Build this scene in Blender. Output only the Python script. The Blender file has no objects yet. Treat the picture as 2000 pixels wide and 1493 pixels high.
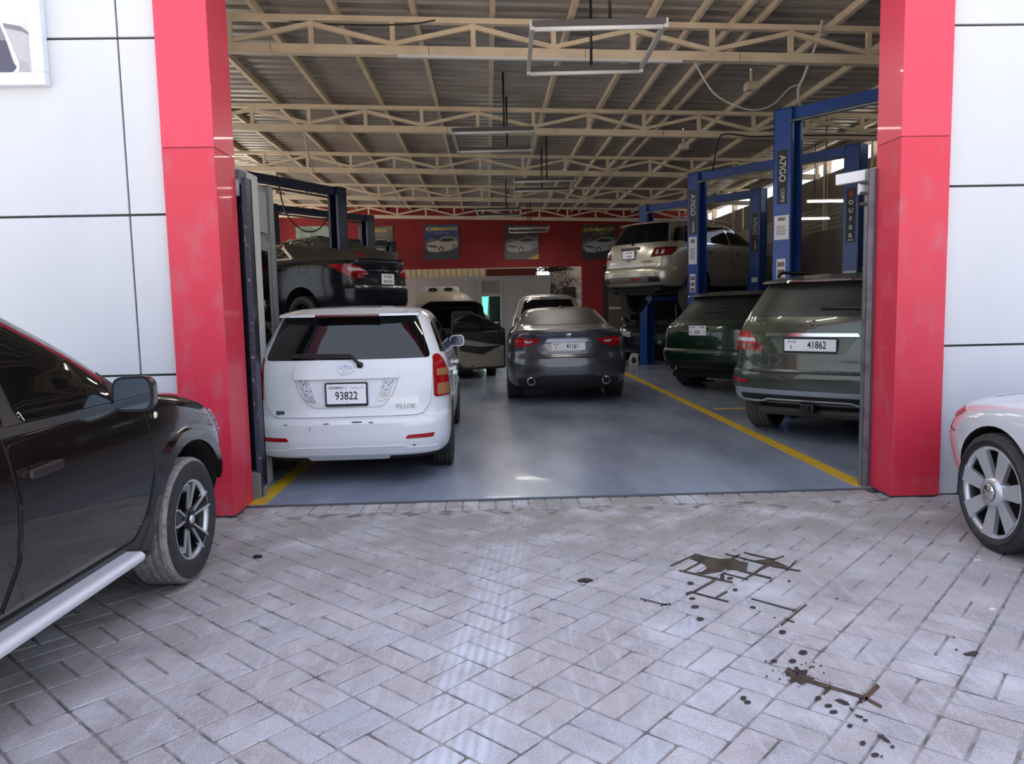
import bpy, bmesh, math, random
import numpy as np
from mathutils import Vector, Matrix
from mathutils.geometry import delaunay_2d_cdt
random.seed(7)
S = bpy.context.scene
COL = S.collection
PI = math.pi
# ---------------------------------------------------------------- camera, sky, exposure
FPX, CAMH, PITCH, ROLL = 1480.0, 1.47, math.radians(5.6), math.radians(1.25)
_f = Vector((0, math.cos(PITCH), -math.sin(PITCH)))
_r = _f.cross(Vector((0, 0, 1))).normalized()
_u = _r.cross(_f)
CR = _r*math.cos(ROLL) - _u*math.sin(ROLL)
CU = _u*math.cos(ROLL) + _r*math.sin(ROLL)
CAM = Vector((0, 0, CAMH))
cd = bpy.data.cameras.new('camera'); cam = bpy.data.objects.new('camera', cd); COL.objects.link(cam)
cd.sensor_fit = 'HORIZONTAL'; cd.sensor_width = 36; cd.lens = FPX/2000*36; cd.clip_end = 300
cam.matrix_world = Matrix(((CR.x, CU.x, -_f.x, 0), (CR.y, CU.y, -_f.y, 0), (CR.z, CU.z, -_f.z, CAMH), (0, 0, 0, 1)))
S.camera = cam
w = bpy.data.worlds.new('sky'); S.world = w; w.use_nodes = True
nt = w.node_tree
bg = nt.nodes['Background']
tc = nt.nodes.new('ShaderNodeTexCoord'); sp = nt.nodes.new('ShaderNodeSeparateXYZ'); rp = nt.nodes.new('ShaderNodeValToRGB')
nt.links.new(tc.outputs['Generated'], sp.inputs[0]); nt.links.new(sp.outputs['Z'], rp.inputs[0]); nt.links.new(rp.outputs[0], bg.inputs[0])
rp.color_ramp.elements[0].position = 0.0; rp.color_ramp.elements[0].color = (.80, .86, .97, 1)
rp.color_ramp.elements[1].position = 0.7; rp.color_ramp.elements[1].color = (.70, .80, 1.0, 1)
bg.inputs[1].default_value = 1.2
sl = bpy.data.lights.new('sun', 'SUN'); sl.energy = 27.0; sl.angle = math.radians(2); sl.color = (1, .96, .9)
so_ = bpy.data.objects.new('sun', sl); COL.objects.link(so_)
so_.rotation_euler = Vector((-.42, .74, .80)).to_track_quat('Z', 'Y').to_euler()      # high behind the building, to the left
S.view_settings.view_transform = 'Standard'; S.view_settings.look = 'None'
S.view_settings.gamma = 1.0; S.view_settings.use_curve_mapping = False
S.view_settings.exposure = 0.55
S.cycles.max_bounces = 8; S.cycles.diffuse_bounces = 5; S.cycles.glossy_bounces = 4

def at(x, y, Y):
    """the point of the scene at depth Y seen at photograph pixel x, y"""
    d = _f + CR*((x-1000)/FPX) - CU*((y-746.5)/FPX)
    return CAM + d*(Y/d.y)

# ---------------------------------------------------------------- materials
def lin(c):
    o = []
    for v in c[:3]:
        v /= 255.0
        o.append(v/12.92 if v <= .04045 else ((v+.055)/1.055)**2.4)
    return (*o, 1)
MATS = {}
def P(name, rgb, rough=.5, metal=0, coat=0, var=None, bump=None, dust=None, spec=.5, emit=None, alpha=None, stretch=None):
    """a procedural principled material; var=(scale, rgb2, lo, hi) mottles, dust=(rgb, amount) settles on upward faces"""
    if name in MATS: return MATS[name]
    m = bpy.data.materials.new(name); MATS[name] = m; m.use_nodes = True
    t = m.node_tree; N = t.nodes; b = N['Principled BSDF']
    b.inputs['Base Color'].default_value = lin(rgb); b.inputs['Roughness'].default_value = rough
    b.inputs['Metallic'].default_value = metal; b.inputs['Coat Weight'].default_value = coat
    b.inputs['Coat Roughness'].default_value = .04; b.inputs['Specular IOR Level'].default_value = spec
    if emit: b.inputs['Emission Color'].default_value = lin(rgb); b.inputs['Emission Strength'].default_value = emit
    src = None
    if var or bump:
        g = N.new('ShaderNodeNewGeometry'); mp = N.new('ShaderNodeMapping'); t.links.new(g.outputs['Position'], mp.inputs['Vector'])
        if stretch: mp.inputs['Scale'].default_value = stretch
    if var:
        n = N.new('ShaderNodeTexNoise'); n.inputs['Scale'].default_value = var[0]; n.inputs['Detail'].default_value = 6
        t.links.new(mp.outputs[0], n.inputs['Vector'])
        r = N.new('ShaderNodeMapRange'); r.inputs['From Min'].default_value = var[2]; r.inputs['From Max'].default_value = var[3]
        t.links.new(n.outputs['Fac'], r.inputs['Value'])
        mx = N.new('ShaderNodeMix'); mx.data_type = 'RGBA'; mx.inputs['A'].default_value = lin(rgb); mx.inputs['B'].default_value = lin(var[1])
        t.links.new(r.outputs[0], mx.inputs['Factor']); src = mx.outputs['Result']
    if dust:
        g2 = N.new('ShaderNodeNewGeometry'); s2 = N.new('ShaderNodeSeparateXYZ'); t.links.new(g2.outputs['Normal'], s2.inputs[0])
        r2 = N.new('ShaderNodeMapRange'); r2.inputs['From Min'].default_value = .4; r2.inputs['From Max'].default_value = .95
        r2.inputs['To Max'].default_value = dust[1]; t.links.new(s2.outputs['Z'], r2.inputs['Value'])
        m2 = N.new('ShaderNodeMix'); m2.data_type = 'RGBA'; m2.inputs['A'].default_value = lin(rgb); m2.inputs['B'].default_value = lin(dust[0])
        if src: t.links.new(src, m2.inputs['A'])
        t.links.new(r2.outputs[0], m2.inputs['Factor']); src = m2.outputs['Result']
        r3 = N.new('ShaderNodeMapRange'); r3.inputs['To Min'].default_value = rough; r3.inputs['To Max'].default_value = .75
        t.links.new(r2.outputs[0], r3.inputs['Value']); t.links.new(r3.outputs[0], b.inputs['Roughness'])
        r4 = N.new('ShaderNodeMapRange'); r4.inputs['To Min'].default_value = coat; r4.inputs['To Max'].default_value = coat*.15
        t.links.new(r2.outputs[0], r4.inputs['Value']); t.links.new(r4.outputs[0], b.inputs['Coat Weight'])
    if src: t.links.new(src, b.inputs['Base Color'])
    if bump:
        n2 = N.new('ShaderNodeTexNoise'); n2.inputs['Scale'].default_value = bump[0]; n2.inputs['Detail'].default_value = 5
        t.links.new(mp.outputs[0], n2.inputs['Vector'])
        bp = N.new('ShaderNodeBump'); bp.inputs['Strength'].default_value = bump[1]; bp.inputs['Distance'].default_value = .01
        t.links.new(n2.outputs['Fac'], bp.inputs['Height']); t.links.new(bp.outputs[0], b.inputs['Normal'])
    return m

BLACK = P('black_plastic', (22, 22, 24), .5)
RUBBER = P('tyre_rubber', (38, 38, 40), .75, var=(30, (62, 60, 58), .4, .7))
DUSTY_RUBBER = P('dusty_tyre_rubber', (112, 110, 108), .9, var=(40, (148, 146, 144), .35, .65), bump=(60, .3))
SIDEWALL = P('tyre_sidewall', (40, 40, 44), .6, var=(25, (58, 58, 62), .45, .75))
GLASS = P('tinted_glass', (9, 10, 12), .03, spec=.7)
DUSTY_GLASS = P('dusty_glass', (44, 43, 40), .42, var=(3, (56, 54, 50), .35, .7), spec=.3)
CHROME = P('chrome', (215, 218, 222), .12, 1)
SILVER = P('silver_alloy', (205, 207, 212), .32, .6)
DARK_ALLOY = P('dark_alloy', (38, 39, 42), .35, .6)
WHITE_PL = P('plate_white', (232, 234, 240), .35)
INK = P('black_ink', (18, 18, 20), .5)
RED_LENS = P('red_lens', (150, 12, 22), .18, coat=.3, spec=.4)
DARK_RED_LENS = P('dark_red_lens', (95, 8, 16), .12, coat=.8)
AMBER_LENS = P('amber_lens', (160, 122, 82), .18, coat=.6, var=(60, (150, 96, 60), .4, .6), stretch=(1, 1, 3))
CLEAR_LENS = P('clear_lens', (205, 207, 212), .15, coat=.6, var=(70, (120, 122, 130), .45, .6))
GAP = P('panel_gap_dark', (10, 10, 11), .8)
UNDER = P('underbody', (17, 17, 18), .8)
RUST_METAL = P('underbody_metal', (72, 68, 62), .6, .5)

# ---------------------------------------------------------------- object helpers
def link(o, parent=None):
    COL.objects.link(o)
    if parent: o.parent = parent
    return o
def tag(o, label=None, cat=None, group=None, kind=None):
    for k, v in (('label', label), ('category', cat), ('group', group), ('kind', kind)):
        if v: o[k] = v
    return o
def thing(name, label, cat, loc=(0, 0, 0), rotz=0, group=None):
    o = link(bpy.data.objects.new(name, None)); o.location = loc; o.rotation_euler = (0, 0, rotz); o.empty_display_size = .2
    return tag(o, label, cat, group)
def node(name, parent, loc=(0, 0, 0), rot=(0, 0, 0)):
    o = link(bpy.data.objects.new(name, None), parent); o.location = loc; o.rotation_euler = rot
    return o
class MB:
    """collects shapes into one mesh"""
    def __init__(s): s.v = []; s.f = []; s.sm = []
    def add(s, vs, fs, smooth=False):
        n = len(s.v); s.v += [tuple(v) for v in vs]; s.f += [tuple(i+n for i in f) for f in fs]; s.sm += [smooth]*len(fs); return s
    def box(s, c, d, M=None):
        x, y, z = [k/2 for k in d]
        vs = [Vector((i*x, j*y, k*z)) for k in (-1, 1) for j in (-1, 1) for i in (-1, 1)]
        if M is not None: vs = [M @ v for v in vs]
        vs = [v + Vector(c) for v in vs]
        return s.add(vs, [(0, 2, 3, 1), (4, 5, 7, 6), (0, 1, 5, 4), (2, 6, 7, 3), (0, 4, 6, 2), (1, 3, 7, 5)])
    def bb(s, a, b):
        return s.box([(a[i]+b[i])/2 for i in range(3)], [abs(b[i]-a[i]) for i in range(3)])
    def bar(s, a, b, w, h, up=(0, 0, 1)):
        a, b = Vector(a), Vector(b); y = (b-a); L = y.length; y.normalize(); up = Vector(up)
        x = y.cross(up)
        if x.length < 1e-4: x = y.cross(Vector((1, 0, 0)))
        x.normalize(); z = x.cross(y)
        M = Matrix((x, y, z)).transposed()
        return s.box((a+b)/2, (w, L, h), M)
    def tube(s, pts, r, seg=8, cap=True):
        pts = [Vector(p) for p in pts]; rings = []
        px = None
        for i, p in enumerate(pts):
            t = (pts[min(i+1, len(pts)-1)] - pts[max(i-1, 0)]).normalized()
            x = t.cross(Vector((0, 0, 1))) if px is None else (px - t*px.dot(t))
            if x.length < 1e-3: x = t.cross(Vector((1, 0, 0)))
            x.normalize(); px = x; y = t.cross(x)
            rings.append([p + (x*math.cos(2*PI*k/seg) + y*math.sin(2*PI*k/seg))*r for k in range(seg)])
        vs = [v for R in rings for v in R]; fs = []
        for i in range(len(rings)-1):
            for k in range(seg):
                a, b = i*seg+k, i*seg+(k+1) % seg; fs.append((a, a+seg, b+seg, b))
        if cap: fs += [tuple(range(seg)), tuple(range(len(vs)-seg, len(vs)))[::-1]]
        return s.add(vs, fs, True)
    def lathe(s, prof, seg=40, M=None, smooth=True, close=False):
        """profile of (along, radius) turned about x"""
        vs = []; fs = []; n = len(prof)
        for k in range(seg):
            a = 2*PI*k/seg
            for (x, r) in prof:
                v = Vector((x, r*math.cos(a), r*math.sin(a))); vs.append(M @ v if M is not None else v)
        for k in range(seg):
            k2 = (k+1) % seg
            for i in range(n-1 if not close else n):
                j = (i+1) % n; fs.append((k*n+i, k*n+j, k2*n+j, k2*n+i))
        return s.add(vs, fs, smooth)
    def prism(s, poly, h, M=None):
        """polygon in xy extruded 0..h in z"""
        n = len(poly); vs = [Vector((p[0], p[1], 0)) for p in poly] + [Vector((p[0], p[1], h)) for p in poly]
        if M is not None: vs = [M @ v for v in vs]
        fs = [tuple(range(n))[::-1], tuple(range(n, 2*n))] + [(i, (i+1) % n, n+(i+1) % n, n+i) for i in range(n)]
        return s.add(vs, fs)
    def build(s, name, mat, parent=None, bevel=0, loc=None):
        me = bpy.data.meshes.new(name); me.from_pydata(s.v, [], s.f); me.polygons.foreach_set('use_smooth', s.sm)
        for m in (mat if isinstance(mat, (list, tuple)) else [mat]): me.materials.append(m)
        me.update(); o = link(bpy.data.objects.new(name, me), parent)
        if bevel:
            bv = o.modifiers.new('edges', 'BEVEL'); bv.width = bevel; bv.segments = 2; bv.limit_method = 'ANGLE'
        if loc: o.location = loc
        return o
def box(name, c, d, mat, parent=None, bevel=0): return MB().box(c, d).build(name, mat, parent, bevel)
def bb(name, a, b, mat, parent=None, bevel=0): return MB().bb(a, b).build(name, mat, parent, bevel)
def structure(o): o['kind'] = 'structure'; return o
def text(s, size, mat, parent, M, name='lettering', extrude=.001, sx=1, bold=0, align='CENTER', spacing=1):
    c = bpy.data.curves.new(name, 'FONT'); c.body = s; c.size = size; c.align_x = align; c.align_y = 'CENTER'; c.extrude = extrude
    c.resolution_u = 3; c.offset = bold; c.space_character = spacing
    q = bpy.data.objects.new(name, c); me = bpy.data.meshes.new_from_object(q); bpy.data.objects.remove(q); bpy.data.curves.remove(c)
    me.materials.clear(); me.materials.append(mat); o = link(bpy.data.objects.new(name, me), parent); o.matrix_local = M @ Matrix.Diagonal((sx, 1, 1, 1))
    return o
def arc(cx, cy, rx, ry, a0, a1, n=10):
    return [(cx+rx*math.cos(math.radians(a0+(a1-a0)*i/n)), cy+ry*math.sin(math.radians(a0+(a1-a0)*i/n))) for i in range(n+1)]
def ring2d(mb, rx, ry, t, h, M, cx=0, cy=0, n=32):
    vs = []; fs = []
    for k in range(n):
        a = 2*PI*k/n; c, s_ = math.cos(a), math.sin(a)
        for (q, z) in ((0, 0), (0, h), (t, h), (t, 0)): vs.append(M @ Vector((cx+(rx-q)*c, cy+(ry-q)*s_, z)))
    for k in range(n):
        for i in range(4): fs.append((k*4+i, ((k+1) % n)*4+i, ((k+1) % n)*4+(i+1) % 4, k*4+(i+1) % 4))
    mb.add(vs, fs)
    return mb
# ---------------------------------------------------------------- car shells
def pchip(x, y):
    x = np.asarray(x, float); y = np.asarray(y, float); h = np.diff(x); d = np.diff(y)/h; m = np.zeros(len(x))
    for i in range(1, len(x)-1):
        if d[i-1]*d[i] > 0:
            w1, w2 = 2*h[i]+h[i-1], h[i]+2*h[i-1]; m[i] = (w1+w2)/(w1/d[i-1]+w2/d[i])
    m[0], m[-1] = d[0], d[-1]
    def f(q):
        q = min(max(q, x[0]), x[-1]); i = min(max(int(np.searchsorted(x, q))-1, 0), len(h)-1)
        t = (q-x[i])/h[i]; t2, t3 = t*t, t*t*t
        return (2*t3-3*t2+1)*y[i] + (t3-2*t2+t)*h[i]*m[i] + (3*t2-2*t3)*y[i+1] + (t3-t2)*h[i]*m[i+1]
    return f
class Shell:
    """a car body stacked from plan outlines: rows of (height, rear, front, half width); rear at y = 0, nose along +y"""
    def __init__(s, rows, dr=.6, nr=3.5, df=.9, nf=2.8):
        a = np.array(rows, float); s.rows = a; s.fr, s.ff, s.fw = [pchip(a[:, 0], a[:, k]) for k in (1, 2, 3)]
        s.dr, s.nr, s.df, s.nf = dr, nr, df, nf; s.cache = {}
        s.z0, s.z1 = a[0, 0], a[-1, 0]
    def prm(s, z):
        yr, yf, w_ = s.fr(z), s.ff(z), s.fw(z); L = yf-yr
        return yr, yf, w_, min(s.dr, .45*L), min(s.df, .5*L)
    @staticmethod
    def quarter(w_, d, n, N):
        o = []
        for i in range(N+1):
            t = i/N; a, b = t**(n/2), (1-t)**(n/2); th = PI/2*a/(a+b)
            o.append((w_*math.sin(th)**(2/n), d*(1-max(math.cos(th), 0)**(2/n))))
        return o
    def half(s, z, NR=22, NS=10, NF=16):
        yr, yf, w_, dr, df = s.prm(z)
        A = [(x, yr+y) for x, y in s.quarter(w_, dr, s.nr, NR)]
        B = [(x, yf-y) for x, y in s.quarter(w_, df, s.nf, NF)][::-1]
        a, b = A[-1][1], B[0][1]
        return A + [(w_, a+(b-a)*i/NS) for i in range(1, NS)] + B
    def rear(s, u, z):
        k = round(z, 4)
        if k not in s.cache:
            p = np.array(s.half(z, 40, 10, 20)); L = np.concatenate(([0], np.cumsum(np.hypot(*np.diff(p, axis=0).T)))); s.cache[k] = (p, L)
        p, L = s.cache[k]; q = abs(u)
        return Vector((math.copysign(np.interp(q, L, p[:, 0]), u), np.interp(q, L, p[:, 1]), z))
    def front(s, u, z):
        k = ('f', round(z, 4))
        if k not in s.cache:
            p = np.array(s.half(z, 40, 10, 40)[::-1]); L = np.concatenate(([0], np.cumsum(np.hypot(*np.diff(p, axis=0).T)))); s.cache[k] = (p, L)
        p, L = s.cache[k]; q = abs(u)
        return Vector((math.copysign(np.interp(q, L, p[:, 0]), u), np.interp(q, L, p[:, 1]), z))
    def side(s, y, z, sg=1):
        yr, yf, w_, dr, df = s.prm(z); x = w_
        if y < yr+dr: x = w_*max(1-(min(max((yr+dr-y)/dr, 0), 1))**s.nr, 0)**(1/s.nr)
        elif y > yf-df: x = w_*max(1-(min(max((y-yf+df)/df, 0), 1))**s.nf, 0)**(1/s.nf)
        return Vector((sg*x, y, z))
    def pt(s, kind, a, z, off=0, sg=1):
        f = {'rear': s.rear, 'front': s.front}.get(kind) or (lambda p, q: s.side(p, q, sg))
        e = .004; P0 = f(a, z)
        n = (f(a+e, z)-f(a-e, z)).cross(f(a, z+e)-f(a, z-e))
        if kind == 'front' or (kind == 'side' and sg < 0): n = -n
        if n.length < 1e-12: n = Vector((0, -1, 0))
        n.normalize(); return P0+n*off, n
    def frame(s, kind, a, z, off=.01, sg=1, upright=False):
        p, n = s.pt(kind, a, z, off, sg)
        if upright: n = Vector((n.x, n.y, 0)).normalized()
        x = Vector((0, 0, 1)).cross(n).normalized(); y = n.cross(x)
        return Matrix(((x.x, y.x, n.x, p.x), (x.y, y.y, n.y, p.y), (x.z, y.z, n.z, p.z), (0, 0, 0, 1)))
    def body(s, root, paint, arches, bumper_z=None, name='body'):
        zs = []
        for i in range(len(s.rows)-1):
            a, b = s.rows[i], s.rows[i+1]; L = max(abs(b[0]-a[0])/.035, abs(b[1]-a[1])/.07, abs(b[3]-a[3])/.06, abs(b[2]-a[2])/.12)
            k = max(1, min(6, int(round(L)))); zs += [a[0]+(b[0]-a[0])*j/k for j in range(k)]
        zs.append(s.rows[-1][0]); V = []; F = []
        for z in zs:
            h = s.half(z); V += [(x, y, z) for x, y in h] + [(-x, y, z) for x, y in h[-2:0:-1]]
        m = len(V)//len(zs)
        for i in range(len(zs)-1):
            for k in range(m): F.append((i*m+k, i*m+(k+1) % m, (i+1)*m+(k+1) % m, (i+1)*m+k))
        F.append(tuple(range(m))[::-1]); F.append(tuple(range((len(zs)-1)*m, len(zs)*m)))
        me = bpy.data.meshes.new(name); me.from_pydata(V, [], F); o = link(bpy.data.objects.new(name, me))
        cut = MB()
        for (y, z, r) in arches:
            wz = s.fw(.6)
            for sg in (-1, 1):
                M = Matrix.Translation((sg*(wz-.10), y, z)) @ Matrix(((0, 0, 1, -.21), (1, 0, 0, 0), (0, 1, 0, 0), (0, 0, 0, 1))); cut.prism(arc(0, 0, r, r, 0, 351, 39), .51, M)
        c = cut.build('cutter', BLACK)
        md = o.modifiers.new('arch', 'BOOLEAN'); md.operation = 'DIFFERENCE'; md.object = c; md.solver = 'EXACT'; md.use_self = False
        dg = bpy.context.evaluated_depsgraph_get(); ev = o.evaluated_get(dg); new = bpy.data.meshes.new_from_object(ev)
        cm = c.data; bpy.data.objects.remove(c); bpy.data.meshes.remove(cm); bpy.data.objects.remove(o); bpy.data.meshes.remove(me)
        bm = bmesh.new(); bm.from_mesh(new); bpy.data.meshes.remove(new)
        def split(test, nm, mat):
            b2 = bm.copy(); bmesh.ops.delete(b2, geom=[f for f in b2.faces if not test(f)], context='FACES')
            if not b2.faces: b2.free(); return None
            for f in b2.faces: f.smooth = True; f.material_index = 0
            wz_ = s.fw(.6)
            for f in b2.faces:
                q = f.calc_center_median(); n = f.normal
                if n.z < -.8 and q.z < s.z0+.02: f.material_index = 1; f.smooth = False
                for (y, z, r) in arches:
                    if math.hypot(q.y-y, q.z-z) < r*1.012 and abs(q.x) > wz_-.33:
                        d = Vector((0, y-q.y, z-q.z)).normalized()
                        if n.dot(d) > .4 or abs(q.x) < wz_-.28: f.material_index = 1
            for e in b2.edges:
                if len(e.link_faces) == 2 and e.calc_face_angle(0) > .7: e.smooth = False
            m2 = bpy.data.meshes.new(nm); b2.to_mesh(m2); b2.free(); m2.materials.append(mat); m2.materials.append(UNDER)
            return link(bpy.data.objects.new(nm, m2), root)
        isb = (lambda f: False) if not bumper_z else (lambda f: f.calc_center_median().z < bumper_z and f.calc_center_median().y < arches[0][0]-arches[0][2]*.9)
        B = split(lambda f: not isb(f), name, paint)
        R = split(isb, 'rear_bumper', paint) if bumper_z else None
        bm.free(); return B, R
    def patch(s, root, name, kind, poly, mat, off=.004, thick=.01, grid=.05, sg=1, smooth=True, holes=()):
        def dense(pl):
            o = []
            for i in range(len(pl)):
                a, b = Vector(pl[i]), Vector(pl[(i+1) % len(pl)]); k = max(1, int((b-a).length/grid))
                o += [a+(b-a)*j/k for j in range(k)]
            return o
        B = dense(poly); n0 = len(B); verts = list(B); edges = [(i, (i+1) % n0) for i in range(n0)]
        def inside(p):
            c = False
            for i in range(n0):
                a, b = B[i], B[(i+1) % n0]
                if (a.y > p.y) != (b.y > p.y) and p.x < (b.x-a.x)*(p.y-a.y)/(b.y-a.y)+a.x: c = not c
            return c
        xs = [p.x for p in B]; ys = [p.y for p in B]; nx = int((max(xs)-min(xs))/grid)+1; ny = int((max(ys)-min(ys))/grid)+1
        for i in range(nx+1):
            for j in range(ny+1):
                p = Vector((min(xs)+(i+.5*(j % 2))*grid, min(ys)+j*grid))
                if inside(p) and min((p-b).length_squared for b in B) > (.45*grid)**2: verts.append(p)
        r = delaunay_2d_cdt(verts, edges, [], 1, 1e-5)
        vo, fo = r[0], r[2]; top = []; low = []
        for v in vo:
            p, n = s.pt(kind, v.x, v.y, off, sg); top.append(p); low.append(p-n*thick)
        flip = (kind == 'front') or (kind == 'side' and sg < 0)
        fs = []
        for f in fo:
            a, b, c = [vo[i] for i in f]; ccw = (b-a).cross(c-a) > 0
            fs.append(tuple(f) if ccw != flip else tuple(f)[::-1])
        mb = MB(); mb.add(top, fs, smooth)
        cnt = {}
        for f in fs:
            for i in range(3): cnt[(f[i], f[(i+1) % 3])] = 1
        bd = [e for e in cnt if (e[1], e[0]) not in cnt]; vs = []; wf = []
        for (a, b) in bd:
            k = len(vs); vs += [top[b], top[a], low[a], low[b]]; wf.append((k, k+1, k+2, k+3))
        mb.add(vs, wf, False)
        return mb.build(name, mat, root)
    def seam(s, root, kind, pts, width=.007, off=.0015, mat=None, sg=1, closed=False, name='panel_gap', h=.0):
        pl = [Vector(p) for p in pts]; q = []
        if closed: pl = pl+[pl[0]]
        for a, b in zip(pl, pl[1:]):
            k = max(1, int((b-a).length/.05)); q += [a+(b-a)*j/k for j in range(k)]
        q.append(pl[-1]); PN = [s.pt(kind, v.x, v.y, off, sg) for v in q]; vs = []; fs = []
        for i, (p, n) in enumerate(PN):
            t = (PN[min(i+1, len(PN)-1)][0]-PN[max(i-1, 0)][0]).normalized(); sd = n.cross(t).normalized()*width/2
            vs += [p-sd, p+sd, p+sd-n*.004, p-sd-n*.004]
        for i in range(len(PN)-1):
            a = i*4; fs += [(a, a+1, a+5, a+4), (a+1, a+2, a+6, a+5), (a+3, a, a+4, a+7)]
        mb = MB().add([Vector(v) for v in vs], fs, False)
        return mb.build(name, mat or GAP, root)

def rpoly(pts, r=.03, n=4):
    """round the corners of a polygon"""
    o = []; m = len(pts)
    for i in range(m):
        a, b, c = Vector(pts[i-1]), Vector(pts[i]), Vector(pts[(i+1) % m]); k = min(r, (a-b).length*.45, (c-b).length*.45)
        p, q = b+(a-b).normalized()*k, b+(c-b).normalized()*k
        for j in range(n+1):
            t = j/n; o.append(tuple(p*(1-t)**2+b*2*t*(1-t)+q*t*t))
    return o
def mir(pts): return [(-x, z) for x, z in pts][::-1]

def wheel(root, loc, r, wd, rr, style='five', steer=0, sg=1, tread=None, face=None, dark=None):
    """wheel turned about x; sg=+1 shows its face to +x"""
    o = node('wheel', root, loc, (0, 0, steer if sg > 0 else PI+steer)); h = wd/2; tread = tread or RUBBER
    prof = []
    gx = [-.6, -.2, .2, .6]
    prof = [(-h*.98, r*.93), (-h*.86, r*.985)]
    for g in gx:
        c = g*h; prof += [(c-.012, r), (c-.008, r-.009), (c+.008, r-.009), (c+.012, r)]
    prof += [(h*.86, r*.985), (h*.98, r*.93)]
    MB().lathe(prof, 56, smooth=False).build('tyre_tread', tread, o)
    MB().lathe([(h*.98, r*.93), (h*1.04, r*.86), (h*1.04, (r+rr)/2), (h*.98, rr*1.03), (h*.86, rr), (-h*.86, rr), (-h*.98, rr*1.03), (-h*1.04, (r+rr)/2), (-h*1.04, r*.86), (-h*.98, r*.93)], 56).build('tyre_sidewall', SIDEWALL, o)
    dk = dark or BLACK; fc = face or SILVER
    MB().lathe([(h*.86, rr*1.01), (h*.80, rr*.96), (h*.45, rr*.91), (-h*.3, rr*.88), (-h*.3, .001)], 40).build('rim_barrel', dk, o)
    mb = MB().lathe([(h*.92, rr*1.035), (h*.98, rr*1.0), (h*.9, rr*.94), (h*.75, rr*.93)], 48); mb.build('rim_lip', fc, o)
    sp_ = MB(); hub = .18 if style != 'seven' else .30; sp2 = MB()
    def T(a): return Matrix(((0, 0, 1, 0), (math.cos(a), -math.sin(a), 0, 0), (math.sin(a), math.cos(a), 0, 0), (0, 0, 0, 1)))
    def spoke(m_, a, x0, x1, w0, w1, d0, d1, shift=0):
        vs = []
        M = T(a)
        for (q, wq, d) in ((x0, w0, d0), (x1, w1, d1)):
            for (tt, dd) in ((-wq+shift*(q == x1), d), (wq+shift*(q == x1), d), (wq*.9+shift*(q == x1), d-.03), (-wq*.9+shift*(q == x1), d-.03)): vs.append(M @ Vector((q, tt, dd)))
        m_.add(vs, [(0, 4, 5, 1), (1, 5, 6, 2), (2, 6, 7, 3), (3, 7, 4, 0), (0, 1, 2, 3), (4, 7, 6, 5)])
    dh = h*.62
    if style == 'seven':
        for k in range(7):
            sp_ = MB(); spoke(sp_, 2*PI*k/7+.2, rr*.30, rr*.98, rr*.125, rr*.20, dh+.03, dh+.055); sp_.build('spoke', fc, o)
        MB().lathe([(dh+.02, .001), (dh+.028, rr*.1), (dh+.05, rr*.16), (dh+.055, rr*.31), (dh-.02, rr*.34)][::-1], 32).build('hub', fc, o)
        MB().lathe([(dh+.058, rr*.19), (dh+.066, rr*.17), (dh+.066, .001)], 24).build('hub_cap', CHROME, o)
    elif style == 'duster':
        for k in range(5):
            a = 2*PI*k/5+.35
            spoke(sp_, a, rr*.15, rr*.95, rr*.17, rr*.20, dh+.01, dh+.04)
            sp_.build('spoke', DARK_ALLOY, o); sp_ = MB()
            for q in (-1, 1):
                sp2 = MB(); spoke(sp2, a+q*.21, rr*.30, rr*.98, rr*.022, rr*.024, dh+.024, dh+.052); sp2.build('spoke_edge', SILVER, o)
        MB().lathe([(dh-.02, rr*.3), (dh+.025, rr*.27), (dh+.03, rr*.14), (dh+.03, .001)], 24).build('hub', DARK_ALLOY, o)
        MB().lathe([(dh+.03, rr*.115), (dh+.04, rr*.10), (dh+.04, .001)], 24).build('hub_cap', SILVER, o)
    else:
        for k in range(5):
            sp_ = MB(); spoke(sp_, 2*PI*k/5+.1, rr*.12, rr*.96, rr*.10, rr*.15, dh, dh+.03); sp_.build('spoke', fc, o)
        MB().lathe([(dh-.02, rr*.22), (dh+.02, rr*.2), (dh+.025, .001)], 20).build('hub', fc, o)
    return o
def wheels(root, wb, oh, half, r, wd, rr, style='five', steer=0, droop=0, **k):
    for (y, st) in ((oh, 0), (oh+wb, steer)):
        for sg in (-1, 1): wheel(root, (sg*(half-wd/2), y, r-droop), r, wd, rr, style, st, sg, **k)
def plate(root, M, w_, h, lines, frame=None, name='number_plate'):
    """lines of (text, size, dx, dy, squeeze)"""
    if frame:
        MB().prism(rpoly([(-w_/2-.014, -h/2-.022), (w_/2+.014, -h/2-.022), (w_/2+.014, h/2+.013), (-w_/2-.014, h/2+.013)], .012), .008, M).build('plate_frame', frame, root)
        M = M @ Matrix.Translation((0, 0, .0065))
    o = MB().prism(rpoly([(-w_/2, -h/2), (w_/2, -h/2), (w_/2, h/2), (-w_/2, h/2)], .008), .005, M).build(name, WHITE_PL, root)
    for (t, sz, dx, dy, q) in lines: text(t, sz, INK, o, M @ Matrix.Translation((dx, dy, .0055)), sx=q, extrude=.0006, bold=sz*.012)
    return o
def emblem_ellipses(root, M, rx, ry, mat=None, name='emblem'):
    mb = MB(); ring2d(mb, rx, ry, rx*.10, .008, M); ring2d(mb, rx*.36, ry*.78, rx*.09, .008, M, 0, ry*.06); ring2d(mb, rx*.72, ry*.40, rx*.09, .008, M, 0, ry*.38)
    return mb.build(name, mat or CHROME, root)
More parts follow.
